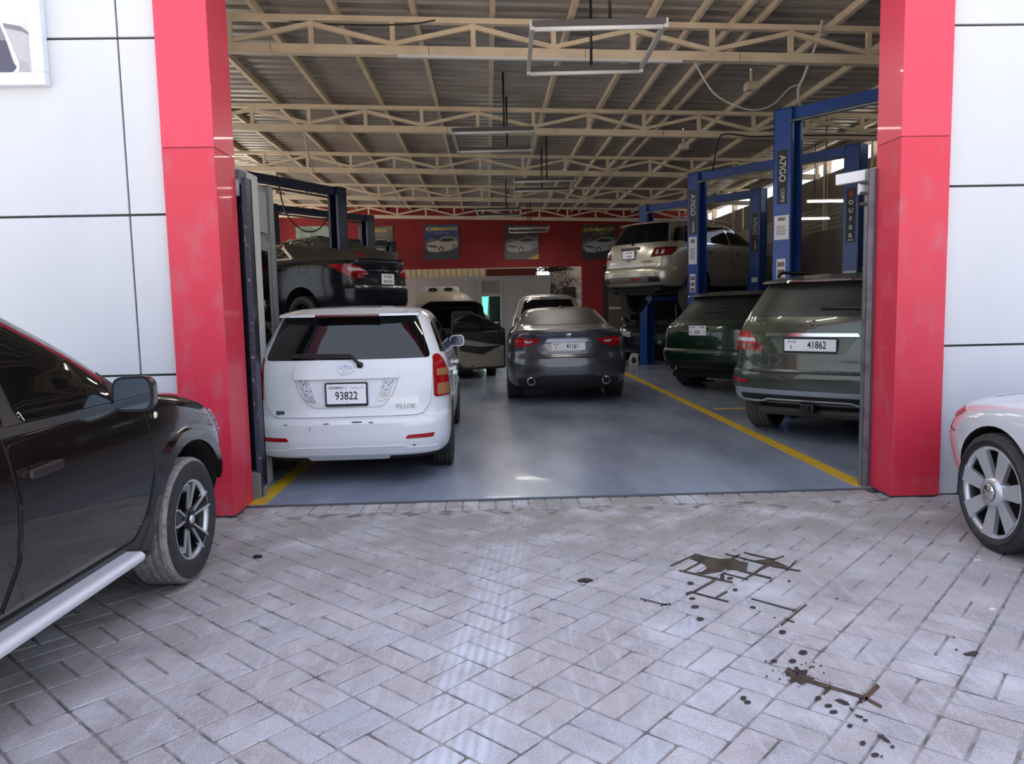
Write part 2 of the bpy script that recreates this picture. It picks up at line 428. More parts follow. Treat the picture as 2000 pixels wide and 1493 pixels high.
def star_emblem(root, M, r):
    mb = MB(); ring2d(mb, r, r, r*.12, .01, M)
    for k in range(3):
        a = PI/2+2*PI*k/3; c, s_ = math.cos(a), math.sin(a); t = r*.13
        mb.prism([(0-s_*t, c*t), (s_*t, -c*t), (c*r*.95, s_*r*.95)] if False else [(s_*t, -c*t), (c*r*.95, s_*r*.95), (-s_*t, c*t)], .012, M)
    return mb.build('emblem', CHROME, root)
def handle(root, sh, y, z, sg, mat, L=.2):
    p, n = sh.pt('side', y, z, .0, sg)
    box('handle_recess', p+n*.006, (.004, L*.5, .06), GAP, root)
    mb = MB(); mb.bar(p+Vector((sg*.035, -L/2, .005)), p+Vector((sg*.035, L/2, .01)), .024, .034)
    mb.bar(p+Vector((sg*-.005, -L/2+.02, .005)), p+Vector((sg*.04, -L/2+.02, .005)), .03, .03); mb.bar(p+Vector((sg*-.005, L/2-.02, .01)), p+Vector((sg*.04, L/2-.02, .01)), .03, .03)
    return mb.build('door_handle', mat, root, .007)
def mirror(root, base, out, sg, mat, w_=.21, h=.15, d=.11, glass=(44, 50, 62)):
    """door mirror: housing with its glass facing the rear"""
    c = Vector(base)+Vector((sg*out, 0, 0)); o = node('door_mirror', root, c)
    n = 8; V = []; F = []
    for i in range(n+1):
        t = i/n; k = math.sqrt(max(1-(t*.93)**2, 0)); y = d*t
        pl = rpoly([(-w_/2*k, -h/2*k), (w_/2*k, -h/2*k), (w_/2*k*.96, h/2*k), (-w_/2*k*.9, h/2*k*.9)], .05*k, 5); V += [(sg*x, y, z) for x, z in pl]
    m = len(pl)
    for i in range(n):
        for k in range(m):
            q = (i*m+k, i*m+(k+1) % m, (i+1)*m+(k+1) % m, (i+1)*m+k); F.append(q if sg > 0 else q[::-1])
    mb = MB(); mb.add(V, F, True); mb.add(V[-m:], [tuple(range(m)) if sg > 0 else tuple(range(m))[::-1]]); mb.build('mirror_housing', mat, o)
    pl = rpoly([(-w_/2, -h/2), (w_/2, -h/2), (w_/2*.96, h/2), (-w_/2*.9, h/2*.9)], .05, 5)
    M = Matrix(((1, 0, 0, 0), (0, 0, -1, 0), (0, 1, 0, 0), (0, 0, 0, 1)))
    MB().prism([(sg*x, z) for x, z in pl][::sg], .004, M).build('mirror_rim', mat, o)
    MB().prism([(sg*x*.88, z*.86) for x, z in pl][::sg], .004, Matrix.Translation((0, -.004, 0)) @ M).build('mirror_glass', P('mirror_glass_%d' % glass[0], glass, .04, 1), o)
    MB().bar((-sg*(out+.02), .04, -h*.3), (-sg*w_*.3, .04, -h*.3), .07, .06).build('mirror_arm', BLACK, o, .015)
    return o
def exhaust(root, x, y, z, r=.045, ry=None):
    M = Matrix.Translation((x, y, z)) @ Matrix.Rotation(-PI/2, 4, 'Z')
    o = MB().lathe([(0, r*.86), (.0, r), (-.15, r), (-.15, r*.86), (0.0, r*.86)], 24, M).build('exhaust_tip', CHROME, root)
    MB().lathe([(-.03, r*.86), (-.03, .001)], 20, M).build('exhaust_bore', UNDER, o)
    return o
def side_glass(sh, root, polys, sgs=(-1, 1), mat=None, off=.004):
    for sg in sgs:
        for p in polys: sh.patch(root, 'side_window', 'side', rpoly(p, .035), mat or GLASS, off, .012, .06, sg)
def arch_ring(sh, root, y, z, r0, r1, mat, sg, a0=-8, a1=188, off=.012, name='arch_trim'):
    pl = arc(y, z, r1, r1, a0, a1, 24) + arc(y, z, r0, r0, a1, a0, 24)
    return sh.patch(root, name, 'side', pl, mat, off, .025, .05, sg)
# ---------------------------------------------------------------- building shell (building axes: origin at the doorway, turned 1.7 degrees)
BETA = math.radians(1.7); OY = 5.44
def bld(o):
    o.location = (0, OY, 0); o.rotation_euler = (0, 0, BETA); return o
def tob(p):
    x, y = p[0], p[1]-OY; c, s = math.cos(BETA), math.sin(BETA)
    return Vector((c*x+s*y, -s*x+c*y, p[2]))
RED = P('red_cladding', (216, 60, 86), .42, coat=.12, var=(1.2, (208, 58, 84), .4, .7))  # paler base carries the brighter sky sheen of the upper panels
RED_SHADED_DUSTY = P('red_cladding_shaded_dusty', (204, 44, 68), .45, coat=.08, var=(9, (190, 82, 98), .52, .80), stretch=(1, 1, .5))  # deeper base paints the lower panels' weaker sky sheen; mottle is dust
WHITE_CLAD = P('white_cladding', (200, 202, 208), .42, var=(1.1, (191, 193, 199), .45, .75), stretch=(1, 1, .35))
JOINT = P('joint_sealant', (58, 60, 64), .7)
REDWALL = P('red_wall_paint', (138, 26, 30), .75, var=(1, (120, 26, 30), .4, .7))
CREAM = P('cream_steel', (214, 198, 172), .5, var=(3, (194, 176, 150), .45, .75))
SHEET = P('roof_sheet_metal', (164, 157, 150), .36, .25, var=(1.5, (144, 137, 130), .4, .7))
EPOXY = P('epoxy_floor', (148, 157, 174), .26, coat=.15, var=(1.6, (116, 125, 144), .38, .68), stretch=(1, .35, 1))
YELLOW = P('yellow_line_paint', (206, 164, 40), .5, var=(6, (158, 132, 58), .55, .75))
WALLGREY = P('inner_wall_grey', (118, 110, 102), .8, var=(1.3, (100, 93, 86), .4, .7))
GREY_AL = P('grey_aluminium', (128, 131, 132), .45, .3)
NAVY = P('navy_paint_chipped', (26, 30, 46), .4, var=(22, (120, 122, 132), .68, .72))
GALV = P('galvanised_steel', (132, 138, 144), .42, .6, var=(8, (104, 108, 112), .45, .7))
# ground and floor
gm = P('joint_sand', (158, 154, 154), .95, var=(9, (104, 99, 97), .42, .62), bump=(90, .4))
ground = structure(MB().add([(-40, -40, -.004), (40, -40, -.004), (40, 5.70, -.004), (-40, 5.70, -.004)], [(0, 1, 2, 3)]).build('ground', gm))
for (nm, x0, x1, y0, y1) in (('ground_left_yard', -40, -8.2, 5.7, 60), ('ground_right_yard', 8.4, 40, 5.7, 60), ('ground_street', -40, 40, -40, -1.2)):
    structure(MB().add([(x0, y0, -.003), (x1, y0, -.003), (x1, y1, -.003), (x0, y1, -.003)], [(0, 1, 2, 3)]).build(nm, P('pale_concrete', (186, 178, 166), .9, var=(.6, (166, 158, 148), .4, .7))))
structure(MB().add([(-40, 5.70, -.03), (40, 5.70, -.03), (40, 60, -.03), (-40, 60, -.03)], [(0, 1, 2, 3)]).build('ground_yard', P('yard_ground', (120, 112, 104), .9)))
floor = structure(bld(bb('floor', (-7.4, .30, -.025), (7.1, 27, .010), EPOXY)))
for (x0, x1, y0, y1) in ((-2.03, -1.90, .30, 16), (2.70, 2.83, .34, 11.5), (2.95, 3.9, 4.85, 4.95), (-2.03, -1.90, 16.4, 19)):
    bb('floor_marking', (x0, y0, .010), (x1, y1, .012), YELLOW, floor)
bb('threshold_strip', (-2.02, .255, -.02), (2.8, .30, .006), P('threshold_dark', (74, 76, 82), .7), floor)
# pavers: basket weave, cells of two bricks turned 42 degrees
def paver_material():
    m = bpy.data.materials.new('dusty_paver'); m.use_nodes = True; t = m.node_tree; N = t.nodes; b = N['Principled BSDF']; K = t.links.new
    def mth(op, a, c=None, clamp=False):
        n = N.new('ShaderNodeMath'); n.operation = op; n.use_clamp = clamp
        for i, v in enumerate((a, c)):
            if v is None: continue
            if isinstance(v, (int, float)): n.inputs[i].default_value = v
            else: K(v, n.inputs[i])
        return n.outputs[0]
    def mapr(v, a, c, lo=0, hi=1):
        n = N.new('ShaderNodeMapRange'); K(v, n.inputs['Value']); n.inputs['From Min'].default_value = a; n.inputs['From Max'].default_value = c
        n.inputs['To Min'].default_value = lo; n.inputs['To Max'].default_value = hi; return n.outputs[0]
    def noise(sc, det=5, st=(1, 1, 1), rot=0, rough=.6):
        mp = N.new('ShaderNodeMapping'); mp.inputs['Scale'].default_value = st; mp.inputs['Rotation'].default_value = (0, 0, rot); K(g.outputs['Position'], mp.inputs['Vector'])
        n = N.new('ShaderNodeTexNoise'); n.inputs['Scale'].default_value = sc; n.inputs['Detail'].default_value = det; n.inputs['Roughness'].default_value = rough; K(mp.outputs[0], n.inputs['Vector']); return n.outputs['Fac']
    def mix(a, c, f):
        n = N.new('ShaderNodeMix'); n.data_type = 'RGBA'
        for k, v in (('A', a), ('B', c)):
            if isinstance(v, tuple): n.inputs[k].default_value = lin(v)
            else: K(v, n.inputs[k])
        if isinstance(f, (int, float)): n.inputs['Factor'].default_value = f
        else: K(f, n.inputs['Factor'])
        return n.outputs['Result']
    g = N.new('ShaderNodeNewGeometry'); oi = N.new('ShaderNodeObjectInfo'); sp = N.new('ShaderNodeSeparateXYZ'); K(g.outputs['Position'], sp.inputs[0])
    rnd = mth('FRACT', mth('ADD', g.outputs['Random Per Island'], oi.outputs['Random']))
    cr = N.new('ShaderNodeValToRGB'); K(rnd, cr.inputs[0]); e = cr.color_ramp.elements
    e[0].position = 0; e[0].color = lin((174, 173, 179)); e[1].position = 1; e[1].color = lin((190, 189, 196))
    for p, c in ((.2, (180, 176, 178)), (.4, (170, 173, 182)), (.6, (184, 181, 187)), (.8, (176, 169, 169))):
        q = e.new(p); q.color = lin(c)
    col = cr.outputs[0]
    col = mix(col, (158, 148, 146), mapr(noise(.9, 4), .46, .66, 0, .7))               # brownish worn areas
    col = mix(col, (216, 218, 228), mapr(noise(1.7, 5, rot=.4), .50, .72, 0, .75))       # chalky dust
    col = mix(col, (134, 131, 136), mapr(noise(2.3, 7, rot=.9, rough=.7), .48, .66, 0, .5))
    col = mix(col, (120, 116, 118), mapr(noise(4.5, 6), .56, .76, 0, .6))               # grime
    col = mix(col, (204, 206, 214), mapr(noise(26, 4, (1, .14, 1), .75), .52, .72, 0, .5))  # brushed streaks
    col = mix(col, (218, 218, 226), mapr(noise(190, 2), .52, .70, 0, .65))               # grains
    col = mix(col, (96, 94, 100), mapr(noise(140, 2), .56, .74, 0, .6))
    # tyre tracks: chalky bands running into the doorway
    for (x0, sl, wd, am) in ((-.10, .075, .17, .75), (.95, .30, .12, .22)):
        c0 = mth('ADD', mth('MULTIPLY', mth('SUBTRACT', sp.outputs['Y'], 4.0), sl), x0)
        d = mth('ABSOLUTE', mth('SUBTRACT', sp.outputs['X'], c0))
        rib = mth('ADD', mth('MULTIPLY', mth('SINE', mth('MULTIPLY', mth('SUBTRACT', sp.outputs['X'], c0), 150)), .35), .65)
        f = mth('MULTIPLY', mth('MULTIPLY', mapr(d, wd, wd*.6, 0, am), rib), mapr(noise(3, 4), .35, .6, .25, 1), True)
        col = mix(col, (214, 220, 234), f)
    # sand blown under and beside the brown car, along the wall foot
    f = mth('MULTIPLY', mapr(sp.outputs['X'], -1.3, -2.0), mapr(noise(2.2, 6), .38, .6), True); col = mix(col, (128, 122, 117), mth('MULTIPLY', f, .7))
    f = mth('MULTIPLY', mapr(sp.outputs['Y'], 3.3, 4.9), mapr(noise(2.6, 6), .30, .55), True); col = mix(col, (140, 135, 132), mth('MULTIPLY', f, .9))
    K(col, b.inputs['Base Color']); b.inputs['Roughness'].default_value = .8; b.inputs['Specular IOR Level'].default_value = .3
    bp = N.new('ShaderNodeBump'); bp.inputs['Strength'].default_value = .5; bp.inputs['Distance'].default_value = .006
    K(mth('ADD', noise(120, 4), mth('MULTIPLY', noise(22, 4, (1, .3, 1), .75), 1.2)), bp.inputs['Height']); K(bp.outputs[0], b.inputs['Normal'])
    return m
PAVER = paver_material()
def brick_shape(L, W):
    a, b_, c = L/2, W/2, .004; r = .007
    def loop(x, y, z): return [(-x+r, -y, z), (x-r, -y, z), (x, -y+r, z), (x, y-r, z), (x-r, y, z), (-x+r, y, z), (-x, y-r, z), (-x, -y+r, z)]
    V = loop(a-c, b_-c, 0) + loop(a, b_, -.005) + loop(a, b_, -.03)
    F = [tuple(range(8))] + [(k*8+(i+1) % 8, k*8+i, (k+1)*8+i, (k+1)*8+(i+1) % 8) for k in (0, 1) for i in range(8)]
    return V, F
CELL = .2485; BV, BF = brick_shape(CELL-.008, CELL/2-.008)
bm_ = bpy.data.meshes.new('brick'); bm_.from_pydata(BV, [], BF); bm_.materials.append(PAVER)
au, av = math.radians(-41.5), math.radians(48.5); U_ = Vector((math.cos(au), math.sin(au), 0)); V_ = Vector((math.cos(av), math.sin(av), 0))
O_ = Vector((-.307, 3.148, 0)); rb = random.Random(11); bricks = []
for i in range(-34, 35):
    for j in range(-34, 35):
        for k in (0, 1):
            if (i+j) % 2 == 0: c, ang = O_+U_*(i+.5)*CELL+V_*(j+.25+.5*k)*CELL, au
            else: c, ang = O_+U_*(i+.25+.5*k)*CELL+V_*(j+.5)*CELL, av
            lim = (5.36 if -2.15 < c.x < 2.9 else 5.44)+.031*c.x
            if abs(c.x) > 6.2 or c.y < .6 or c.y > lim: continue
            bricks.append((c, ang))
for i in range(40):                                                            # header course along the threshold
    q = Vector((-1.95+.125*i, .155, 0))
    if q.x > 2.75: break
    bricks.append((Vector((q.x*math.cos(BETA)-q.y*math.sin(BETA), OY+q.x*math.sin(BETA)+q.y*math.cos(BETA), 0)), BETA+PI/2))
def screen(c):
    d = c-CAM; z = d.dot(_f); return 1000+FPX*d.dot(CR)/z, 746-FPX*d.dot(CU)/z, z
def seen(c):
    x, y, z = screen(c); return z > .5 and -40 < x < 2040 and y < 1540 and not (c.x < -1.95) and not (c.x > 2.85 and c.y > 2.2 and c.y < 5)
bricks.sort(key=lambda b: (0 if seen(b[0]) else 1, screen(b[0])[2] if screen(b[0])[2] > 0 else 99))
rest = MB()
for n, (c, ang) in enumerate(bricks):
    dz = rb.uniform(-.0018, .002); tl = (rb.gauss(0, .004), rb.gauss(0, .004)); an = ang+rb.gauss(0, .008)
    if n < 300:
        o = link(bpy.data.objects.new('brick', bm_), ground); o.location = (c.x, c.y, dz); o.rotation_euler = (tl[0], tl[1], an)
    else:
        M = Matrix.Translation((c.x, c.y, dz)) @ Matrix.Rotation(an, 4, 'Z') @ Matrix.Rotation(tl[0], 4, 'X'); rest.add([M @ Vector(v) for v in BV], BF)
ro = rest.build('brick_paving', PAVER, ground); ro['kind'] = 'stuff'
# front walls of cladding panels
def clad_wall(name, x0, x1, xs, zs, ztop=7.6, y=.06, depth=.22):
    w_ = structure(bld(bb(name, (x0, y+.012, 0), (x1, y+depth, ztop), JOINT)))
    ex = [x0]+xs+[x1]; ez = [0]+zs+[ztop]
    for a, b in zip(ex, ex[1:]):
        for c, d in zip(ez, ez[1:]): bb('panel', (a+.006, y-.012, c+.008), (b-.006, y+.012, d-.008), WHITE_CLAD, w_, .003)
    return w_
wl = clad_wall('wall_front_left', -9, -2.375, [-7.4, -5.8, -4.25, -2.655], [1.045, 2.175, 3.37, 4.5, 5.4])
wr = clad_wall('wall_front_right', 3.155, 9, [4.85, 6.4, 7.9], [1.12, 2.275, 3.395, 4.5, 5.4])
wt = structure(bld(bb('wall_front_top', (-2.03, .06, 4.35), (2.81, .4, 7.6), RED)))
for nm, x0, x1, y1 in (('pillar_left', -2.385, -2.025, .42), ('pillar_right', 2.805, 3.165, .34)):
    p = structure(bld(bb(nm, (x0+.004, .004, 0), (x1-.004, y1-.004, 7.6), JOINT)))
    bb('panel', (x0, -.003, .012), (x1, y1, 2.618), RED_SHADED_DUSTY, p, .004); bb('panel', (x0, -.003, 2.622), (x1, y1, 7.6), RED, p, .004)
# side walls, back wall
LW, RW, BW = -7.3, 7.0, 20.6
wleft = structure(bld(MB().bb((LW-.2, .3, 0), (LW, BW+.3, 1.5)).bb((LW-.2, .3, 4.6), (LW, BW+.3, 5.1)).build('wall_left', WALLGREY)))
for y in (.3, 4.2, 8.2, 12.2, 16.2, 20.2): bb('wall_post', (LW-.2, y, 1.5), (LW, y+.35, 4.6), WALLGREY, wleft)
structure(bld(MB().bb((LW-2.4, -.5, 4.9), (LW-.2, BW+1, 5.0)).build('sun_block_eave', P('sun_block_sheet', (170, 166, 160), .6))))  # unseen slab added to keep the sun out of the left openings
wright = structure(bld(MB().bb((RW, .3, 0), (RW+.2, BW+.3, 2.95)).bb((RW, .3, 4.42), (RW+.2, BW+.3, 4.8)).build('wall_right', WALLGREY)))
for k in range(11): bb('wall_post', (RW-.02, .6+2*k, 2.95), (RW+.12, .68+2*k, 4.42), CREAM, wright)
for k in range(6): MB().bar((RW+.08, .4, 3.0+.09*k), (RW+.08, BW, 3.0+.09*k), .03, .075).build('louvre_slat', P('louvre_beige', (150, 140, 124), .6), wright)
bb('louvre_light_block', (RW+.11, .4, 2.9), (RW+.13, BW, 3.52), P('louvre_beige', (150, 140, 124), .6), wright)  # sheet added behind the slats to stop daylight showing through
for k in range(4): bb('wall_sheet', (RW+.06, .4+5.2*k, 3.5), (RW+.10, 5.5+5.2*k, 4.12), P('skirt_sheet', (120, 108, 94), .6), wright)
wback = structure(bld(MB().bb((LW-.2, BW, 2.84), (RW+.2, BW+.25, 5.3)).bb((LW-.2, BW, 0), (-4.6, BW+.25, 2.84)).bb((3.08, BW, 0), (3.80, BW+.25, 2.84)).bb((5.6, BW, 0), (RW+.2, BW+.25, 2.84)).build('wall_back', REDWALL)))
# ceiling: corrugated sheets on purlins
SL = -.030
ceil_ = structure(bld(bpy.data.objects.new('ceiling', None))); link(ceil_)
pitch = .25; NSH = 27
def zroof(x): return 4.80+SL*x
sheet = MB()
for k in range(4):
    y = k*pitch; pr = [(y, 0), (y+.11, 0), (y+.14, .035), (y+.21, .035), (y+.24, 0), (y+.25, 0)]
    vs = []
    for (yy, zz) in pr: vs += [(LW-.3, yy, zroof(LW-.3)+zz), (RW+.4, yy, zroof(RW+.4)+zz)]
    sheet.add(vs, [(2*i, 2*i+1, 2*i+3, 2*i+2) for i in range(len(pr)-1)])
s0 = sheet.build('roof_sheet', SHEET, ceil_)
for k in range(1, NSH):
    s_ = link(s0.copy(), ceil_); s_.location.y = .32+k*1.0
s0.location.y = .32
for x in (-7.1, -6.2, -5.3, -4.4, -3.5, -2.65, -1.78, -.9, -.03, .86, 1.75, 2.28, 2.74, 3.0, 3.9, 4.8, 5.7, 6.6):
    wd = .06 if x not in (2.28, 2.74, 3.0) else .045
    MB().bb((x-wd/2, .34, zroof(x)-.085), (x+wd/2, 27, zroof(x)-.002)).build('purlin', CREAM, ceil_)
bb('lap_flashing', (-1.98, .34, zroof(-1.9)-.012), (-1.80, 27, zroof(-1.9)-.004), P('flashing_rust', (104, 92, 80), .7, var=(12, (70, 62, 56), .45, .6)), ceil_) if False else None
# trusses
def truss(by, label, first):
    t = thing('roof_truss', label, 'truss', group=None); bld(t)
    def zb(x): return 4.27+SL*x
    D = .415; x0, x1 = LW, RW
    for nm, dz, h, wd in (('bottom_chord', .05, .10, .10), ('top_chord', D-.03, .06, .08)):
        MB().bar((x0, by, zb(x0)+dz), (x1, by, zb(x1)+dz), wd, h).build(nm, CREAM, t)
    k0 = int(math.ceil((x0-.65)/.9)); xs = [(.65+.9*k, k % 2 == 0) for k in range(k0, int((x1-.65)/.9)+1)]
    for (x, low) in xs: MB().bb((x-.027, by-.025, zb(x)+.09), (x+.027, by+.025, zb(x)+D-.05)).build('vertical_strut', CREAM, t)
    for (xa, la), (xb, lb) in zip(xs, xs[1:]):
        A = (xa, by, zb(xa)+(.125 if la else D-.085)); B = (xb, by, zb(xb)+(.125 if lb else D-.085)); MB().bar(A, B, .045, .05).build('diagonal_brace', CREAM, t)
    for k in range(8): bb('splice_line', (-6+k*1.75, by-.0515, zb(-6+k*1.75)+.002), (-5.994+k*1.75, by-.049, zb(-6+k*1.75)+.098), P('splice_dark', (96, 82, 64), .8), t) if first else None
    return t
for i, (Y, nm) in enumerate(((8.84, 'first cream steel roof truss, just inside the doorway above the square lamp frame'), (12.6, 'second cream steel roof truss counted from the doorway'), (16.35, 'third cream steel roof truss counted from the doorway'), (20.4, 'fourth cream steel roof truss, second last before the red wall'), (24.5, 'last cream steel roof truss, in front of the red back wall'))):
    truss(Y-OY, nm, True)
# yard behind the red wall
PANEL = P('sandwich_panel', (160, 170, 165), .5)
yb = 23.6
bo = structure(bld(bpy.data.objects.new('wall_yard_cabin', None))); link(bo)
x = -5.2
while x < 1.7:
    if not (-.62 < x+.3 < .42): bb('panel', (x+.004, yb, 0), (x+.60-.004, yb+.08, 2.62), PANEL, bo, .004)
    x += .605
    if -.75 < x < .3: x = .42
bb('door_frame', (-.76, yb-.02, 0), (-.66, yb+.1, 2.62), PANEL, bo); bb('door_frame', (.32, yb-.02, 0), (.42, yb+.1, 2.62), PANEL, bo); bb('door_head', (-.66, yb-.02, 1.92), (.32, yb+.06, 2.04), PANEL, bo); bb('door_head', (-.66, yb-.02, 2.50), (.32, yb+.06, 2.62), PANEL, bo)
gr = MB()
for k in range(9): gr.bb((-.60+.105*k, yb, 2.04), (-.592+.105*k, yb+.01, 2.5))
for k in range(5): gr.bb((-.66, yb, 2.08+.09*k), (.32, yb+.01, 2.088+.09*k))
gr.build('mesh_grille', P('grille_wire', (120, 120, 118), .5), bo); bb('grille_backing', (-.66, yb+.05, 2.04), (.32, yb+.07, 2.5), PANEL, bo)
bb('cabin_back', (-5.2, yb+2.6, 0), (2.23, yb+2.7, 2.6), PANEL, bo); bb('cabin_roof', (-5.2, yb-.02, 2.62), (2.25, yb+2.7, 2.68), PANEL, bo); bb('cabin_end', (2.15, yb+.08, 0), (2.23, yb+2.6, 2.62), PANEL, bo); bb('cabin_end', (-5.2, yb+.08, 0), (-5.12, yb+2.6, 2.62), PANEL, bo)
for yy in (.9,): bb('doorway_dark_sheet', (-.1, yb+yy, 0), (.42, yb+yy+.05, 2.6), UNDER, bo)  # dark sheet added to blacken the right half of the doorway
fence = structure(bld(bpy.data.objects.new('wall_yard_fence', None))); link(fence)
FB = P('fence_beige', (120, 108, 88), .7)
for k in range(34):
    x = -6.2+.24*k; MB().add([(x, yb+3.2, 2.2), (x+.13, yb+3.2, 2.2), (x+.15, yb+3.34, 2.2), (x+.24, yb+3.34, 2.2)]+[(x, yb+3.2, 3.4), (x+.13, yb+3.2, 3.4), (x+.15, yb+3.34, 3.4), (x+.24, yb+3.34, 3.4)], [(0, 1, 5, 4), (1, 2, 6, 5), (2, 3, 7, 6)]).build('fence_sheet', FB, fence)
bb('fence_panel', (-.2, yb+1.0, 2.70), (1.75, yb+1.06, 3.0), P('maroon_panel', (96, 40, 38), .7), fence)
bb('fence_wall', (2.30, yb+.9, 0), (6.9, yb+1.0, 3.4), P('yard_wall_pale', (196, 192, 182), .8), fence)
bb('dark_recess', (3.85, yb-1.5, 0), (5.6, yb-1.4, 2.9), P('dark_wall', (60, 52, 48), .8), fence)
# ---------------------------------------------------------------- cars
WHITE_PAINT = P('white_paint', (214, 217, 222), .25, coat=.8)
GREY_PAINT = P('graphite_paint', (74, 75, 82), .28, .55, coat=1, dust=((84, 80, 76), .45))
OLIVE_PAINT = P('olive_paint', (66, 72, 60), .28, .5, coat=1, dust=((100, 99, 92), .6))
BROWN_PAINT = P('dark_brown_paint', (34, 26, 25), .16, .4, coat=1)
BLACK_PAINT = P('dark_navy_paint', (20, 22, 28), .25, coat=.25, spec=.3, dust=((70, 61, 54), .9))
CHAMPAGNE = P('champagne_paint', (176, 170, 156), .32, .55, coat=.8)
GREEN_PAINT = P('dark_green_paint', (24, 50, 36), .3, .4, coat=.8, dust=((84, 84, 78), .7))
PEARL = P('pearl_white_paint', (206, 209, 214), .22, coat=1)
LIGHT_GREY = P('light_grey_paint', (150, 147, 142), .35, .3, coat=.5)
BEIGE_PAINT = P('beige_van_paint', (168, 156, 138), .45, coat=.3)
DARK_PAINT = P('black_car_paint', (16, 17, 19), .2, coat=1, dust=((50, 44, 40), .5))

# --- white station wagon in the doorway
def white_wagon():
    t = thing('station_wagon', 'white station wagon with roof spoiler and scuffed bumper in the doorway', 'car', (-1.375, 6.19, 0), math.radians(2.6))
    sh = Shell([(.22, .12, 4.22, .74), (.29, .04, 4.33, .82), (.40, .0, 4.38, .842), (.54, .0, 4.385, .848), (.575, .03, 4.37, .848), (.60, .085, 4.33, .847), (.80, .10, 4.2, .845),
                (.95, .12, 3.65, .836), (1.02, .14, 3.25, .826), (1.08, .17, 3.1, .806), (1.25, .26, 2.75, .735), (1.40, .35, 2.4, .668), (1.455, .38, 2.2, .625), (1.49, .46, 2.0, .53), (1.51, .8, 1.7, .36), (1.52, 1.1, 1.5, .12)], dr=.55, nr=3.6)
    sh.body(t, WHITE_PAINT, [(.90, .30, .345), (3.50, .30, .345)], .56)
    wheels(t, 2.60, .90, .845, .307, .195, .2, face=P('steel_rim', (70, 70, 74), .5, .6))
    gate = rpoly([(-.735, 1.065), (-.70, .70), (-.62, .59), (.62, .59), (.70, .70), (.735, 1.065), (.60, 1.435), (-.60, 1.435)], .05)
    g = sh.patch(t, 'tailgate', 'rear', gate, WHITE_PAINT, .007, .015, .05)
    sh.seam(t, 'rear', gate, .008, .003, closed=True)
    sh.patch(g, 'rear_window', 'rear', rpoly([(-.715, 1.062), (.715, 1.062), (.595, 1.425), (-.595, 1.425)], .05), GLASS, .011, .01, .05)
    # spoiler with brake light
    sp_ = MB()
    def lip(x): return sh.rear(x, 1.44).y
    n = 12; vs = []
    for i in range(n+1):
        x = -.60+1.2*i/n; y = lip(x); vs += [Vector((x, y-.10, 1.425)), Vector((x, y-.095, 1.445)), Vector((x, y+.10, 1.497-.03*abs(x/.6)**3)), Vector((x, y+.06, 1.43))]
    fs = [(i*4+k, (i+1)*4+k, (i+1)*4+(k+1) % 4, i*4+(k+1) % 4) for i in range(n) for k in range(4)] + [(0, 1, 2, 3), (n*4, n*4+3, n*4+2, n*4+1)]
    spo = MB().add(vs, fs, False).build('roof_spoiler', WHITE_PAINT, t)
    MB().bb((-.27, lip(0)-.105, 1.424), (.27, lip(0)-.04, 1.444)).build('brake_light', DARK_RED_LENS, spo, .004)
    for q in (-1, 1):
        L = [(.735*q, 1.085), (.735*q, .73), (.985*q, .73), (.975*q, .85), (.94*q, .95), (.88*q, 1.03), (.81*q, 1.085)]
        L = L if q > 0 else L[::-1]
        l = sh.patch(t, 'tail_light', 'rear', rpoly(L, .03), RED_LENS, .012, .02, .03)
        for (za, zb, mt) in ((.745, .84, AMBER_LENS), (.905, .965, AMBER_LENS)):
            k = [(.765*q, za), (.955*q, za), (.945*q, zb), (.765*q, zb)]; k = k if q > 0 else k[::-1]
            sh.patch(l, 'lamp_segment', 'rear', rpoly(k, .012), mt, .015, .006, .03)
        k = [(.30*q, .72), (.385*q, .72), (.42*q, .90), (.345*q, .90)] if False else [(.255*q, .715), (.335*q, .735), (.395*q, .90), (.315*q, .905)]
        k = k if q > 0 else k[::-1]
        sh.patch(g, 'reverse_light', 'rear', rpoly(k, .012), CLEAR_LENS, .020, .012, .03)
        k = [(.48*q, .405), (.72*q, .405), (.74*q, .44), (.50*q, .435)]; k = k if q > 0 else k[::-1]
        sh.patch(t, 'reflector', 'rear', rpoly(k, .01), RED_LENS, .006, .01, .04)
    # number plate niche, garnish bar
    GSH = P('white_paint_niche', (214, 219, 227), .35, coat=.4)
    sh.patch(g, 'plate_recess', 'rear', rpoly([(-.34, .905), (-.24, .69), (.24, .69), (.34, .905)], .05), GSH, .0095, .006, .05)
    sh.patch(g, 'garnish', 'rear', rpoly([(-.435, .905), (.435, .905), (.425, .985), (-.425, .985)], .02), WHITE_PAINT, .034, .03, .05)
    sh.seam(g, 'rear', rpoly([(-.44, .985), (-.40, .80), (-.30, .67), (.30, .67), (.40, .80), (.44, .985)], .06), .004, .0105, P('seam_grey', (150, 155, 165), .6), closed=True)
    M = sh.frame('rear', 0, .785, .02, upright=True)
    p = plate(t, M, .325, .165, [('GIA8AN', .034, -.085, .052, 1), ('93822', .094, .0, -.018, .80), ('1', .022, 0, -.07, 1)], BLACK)
    mb = MB(); Mp = M @ Matrix.Translation((0, .052, .0122))
    for k in range(4):
        a = PI/2*k; mb.bar(Mp @ Vector((.014*math.cos(a), .014*math.sin(a), 0)), Mp @ Vector((.014*math.cos(a+PI/2), .014*math.sin(a+PI/2), 0)), .003, .001)
    mb.bar(Mp @ Vector((0, .022, 0)), Mp @ Vector((0, .012, 0)), .003, .001); mb.bar(Mp @ Vector((0, -.022, 0)), Mp @ Vector((0, -.012, 0)), .003, .001)
    sq = [(.035, -.004), (.045, .01), (.05, -.006), (.06, -.01), (.066, .004), (.071, -.008), (.085, .012), (.09, -.012), (.098, -.004), (.125, -.006), (.13, .008), (.134, -.006), (.142, .014)]
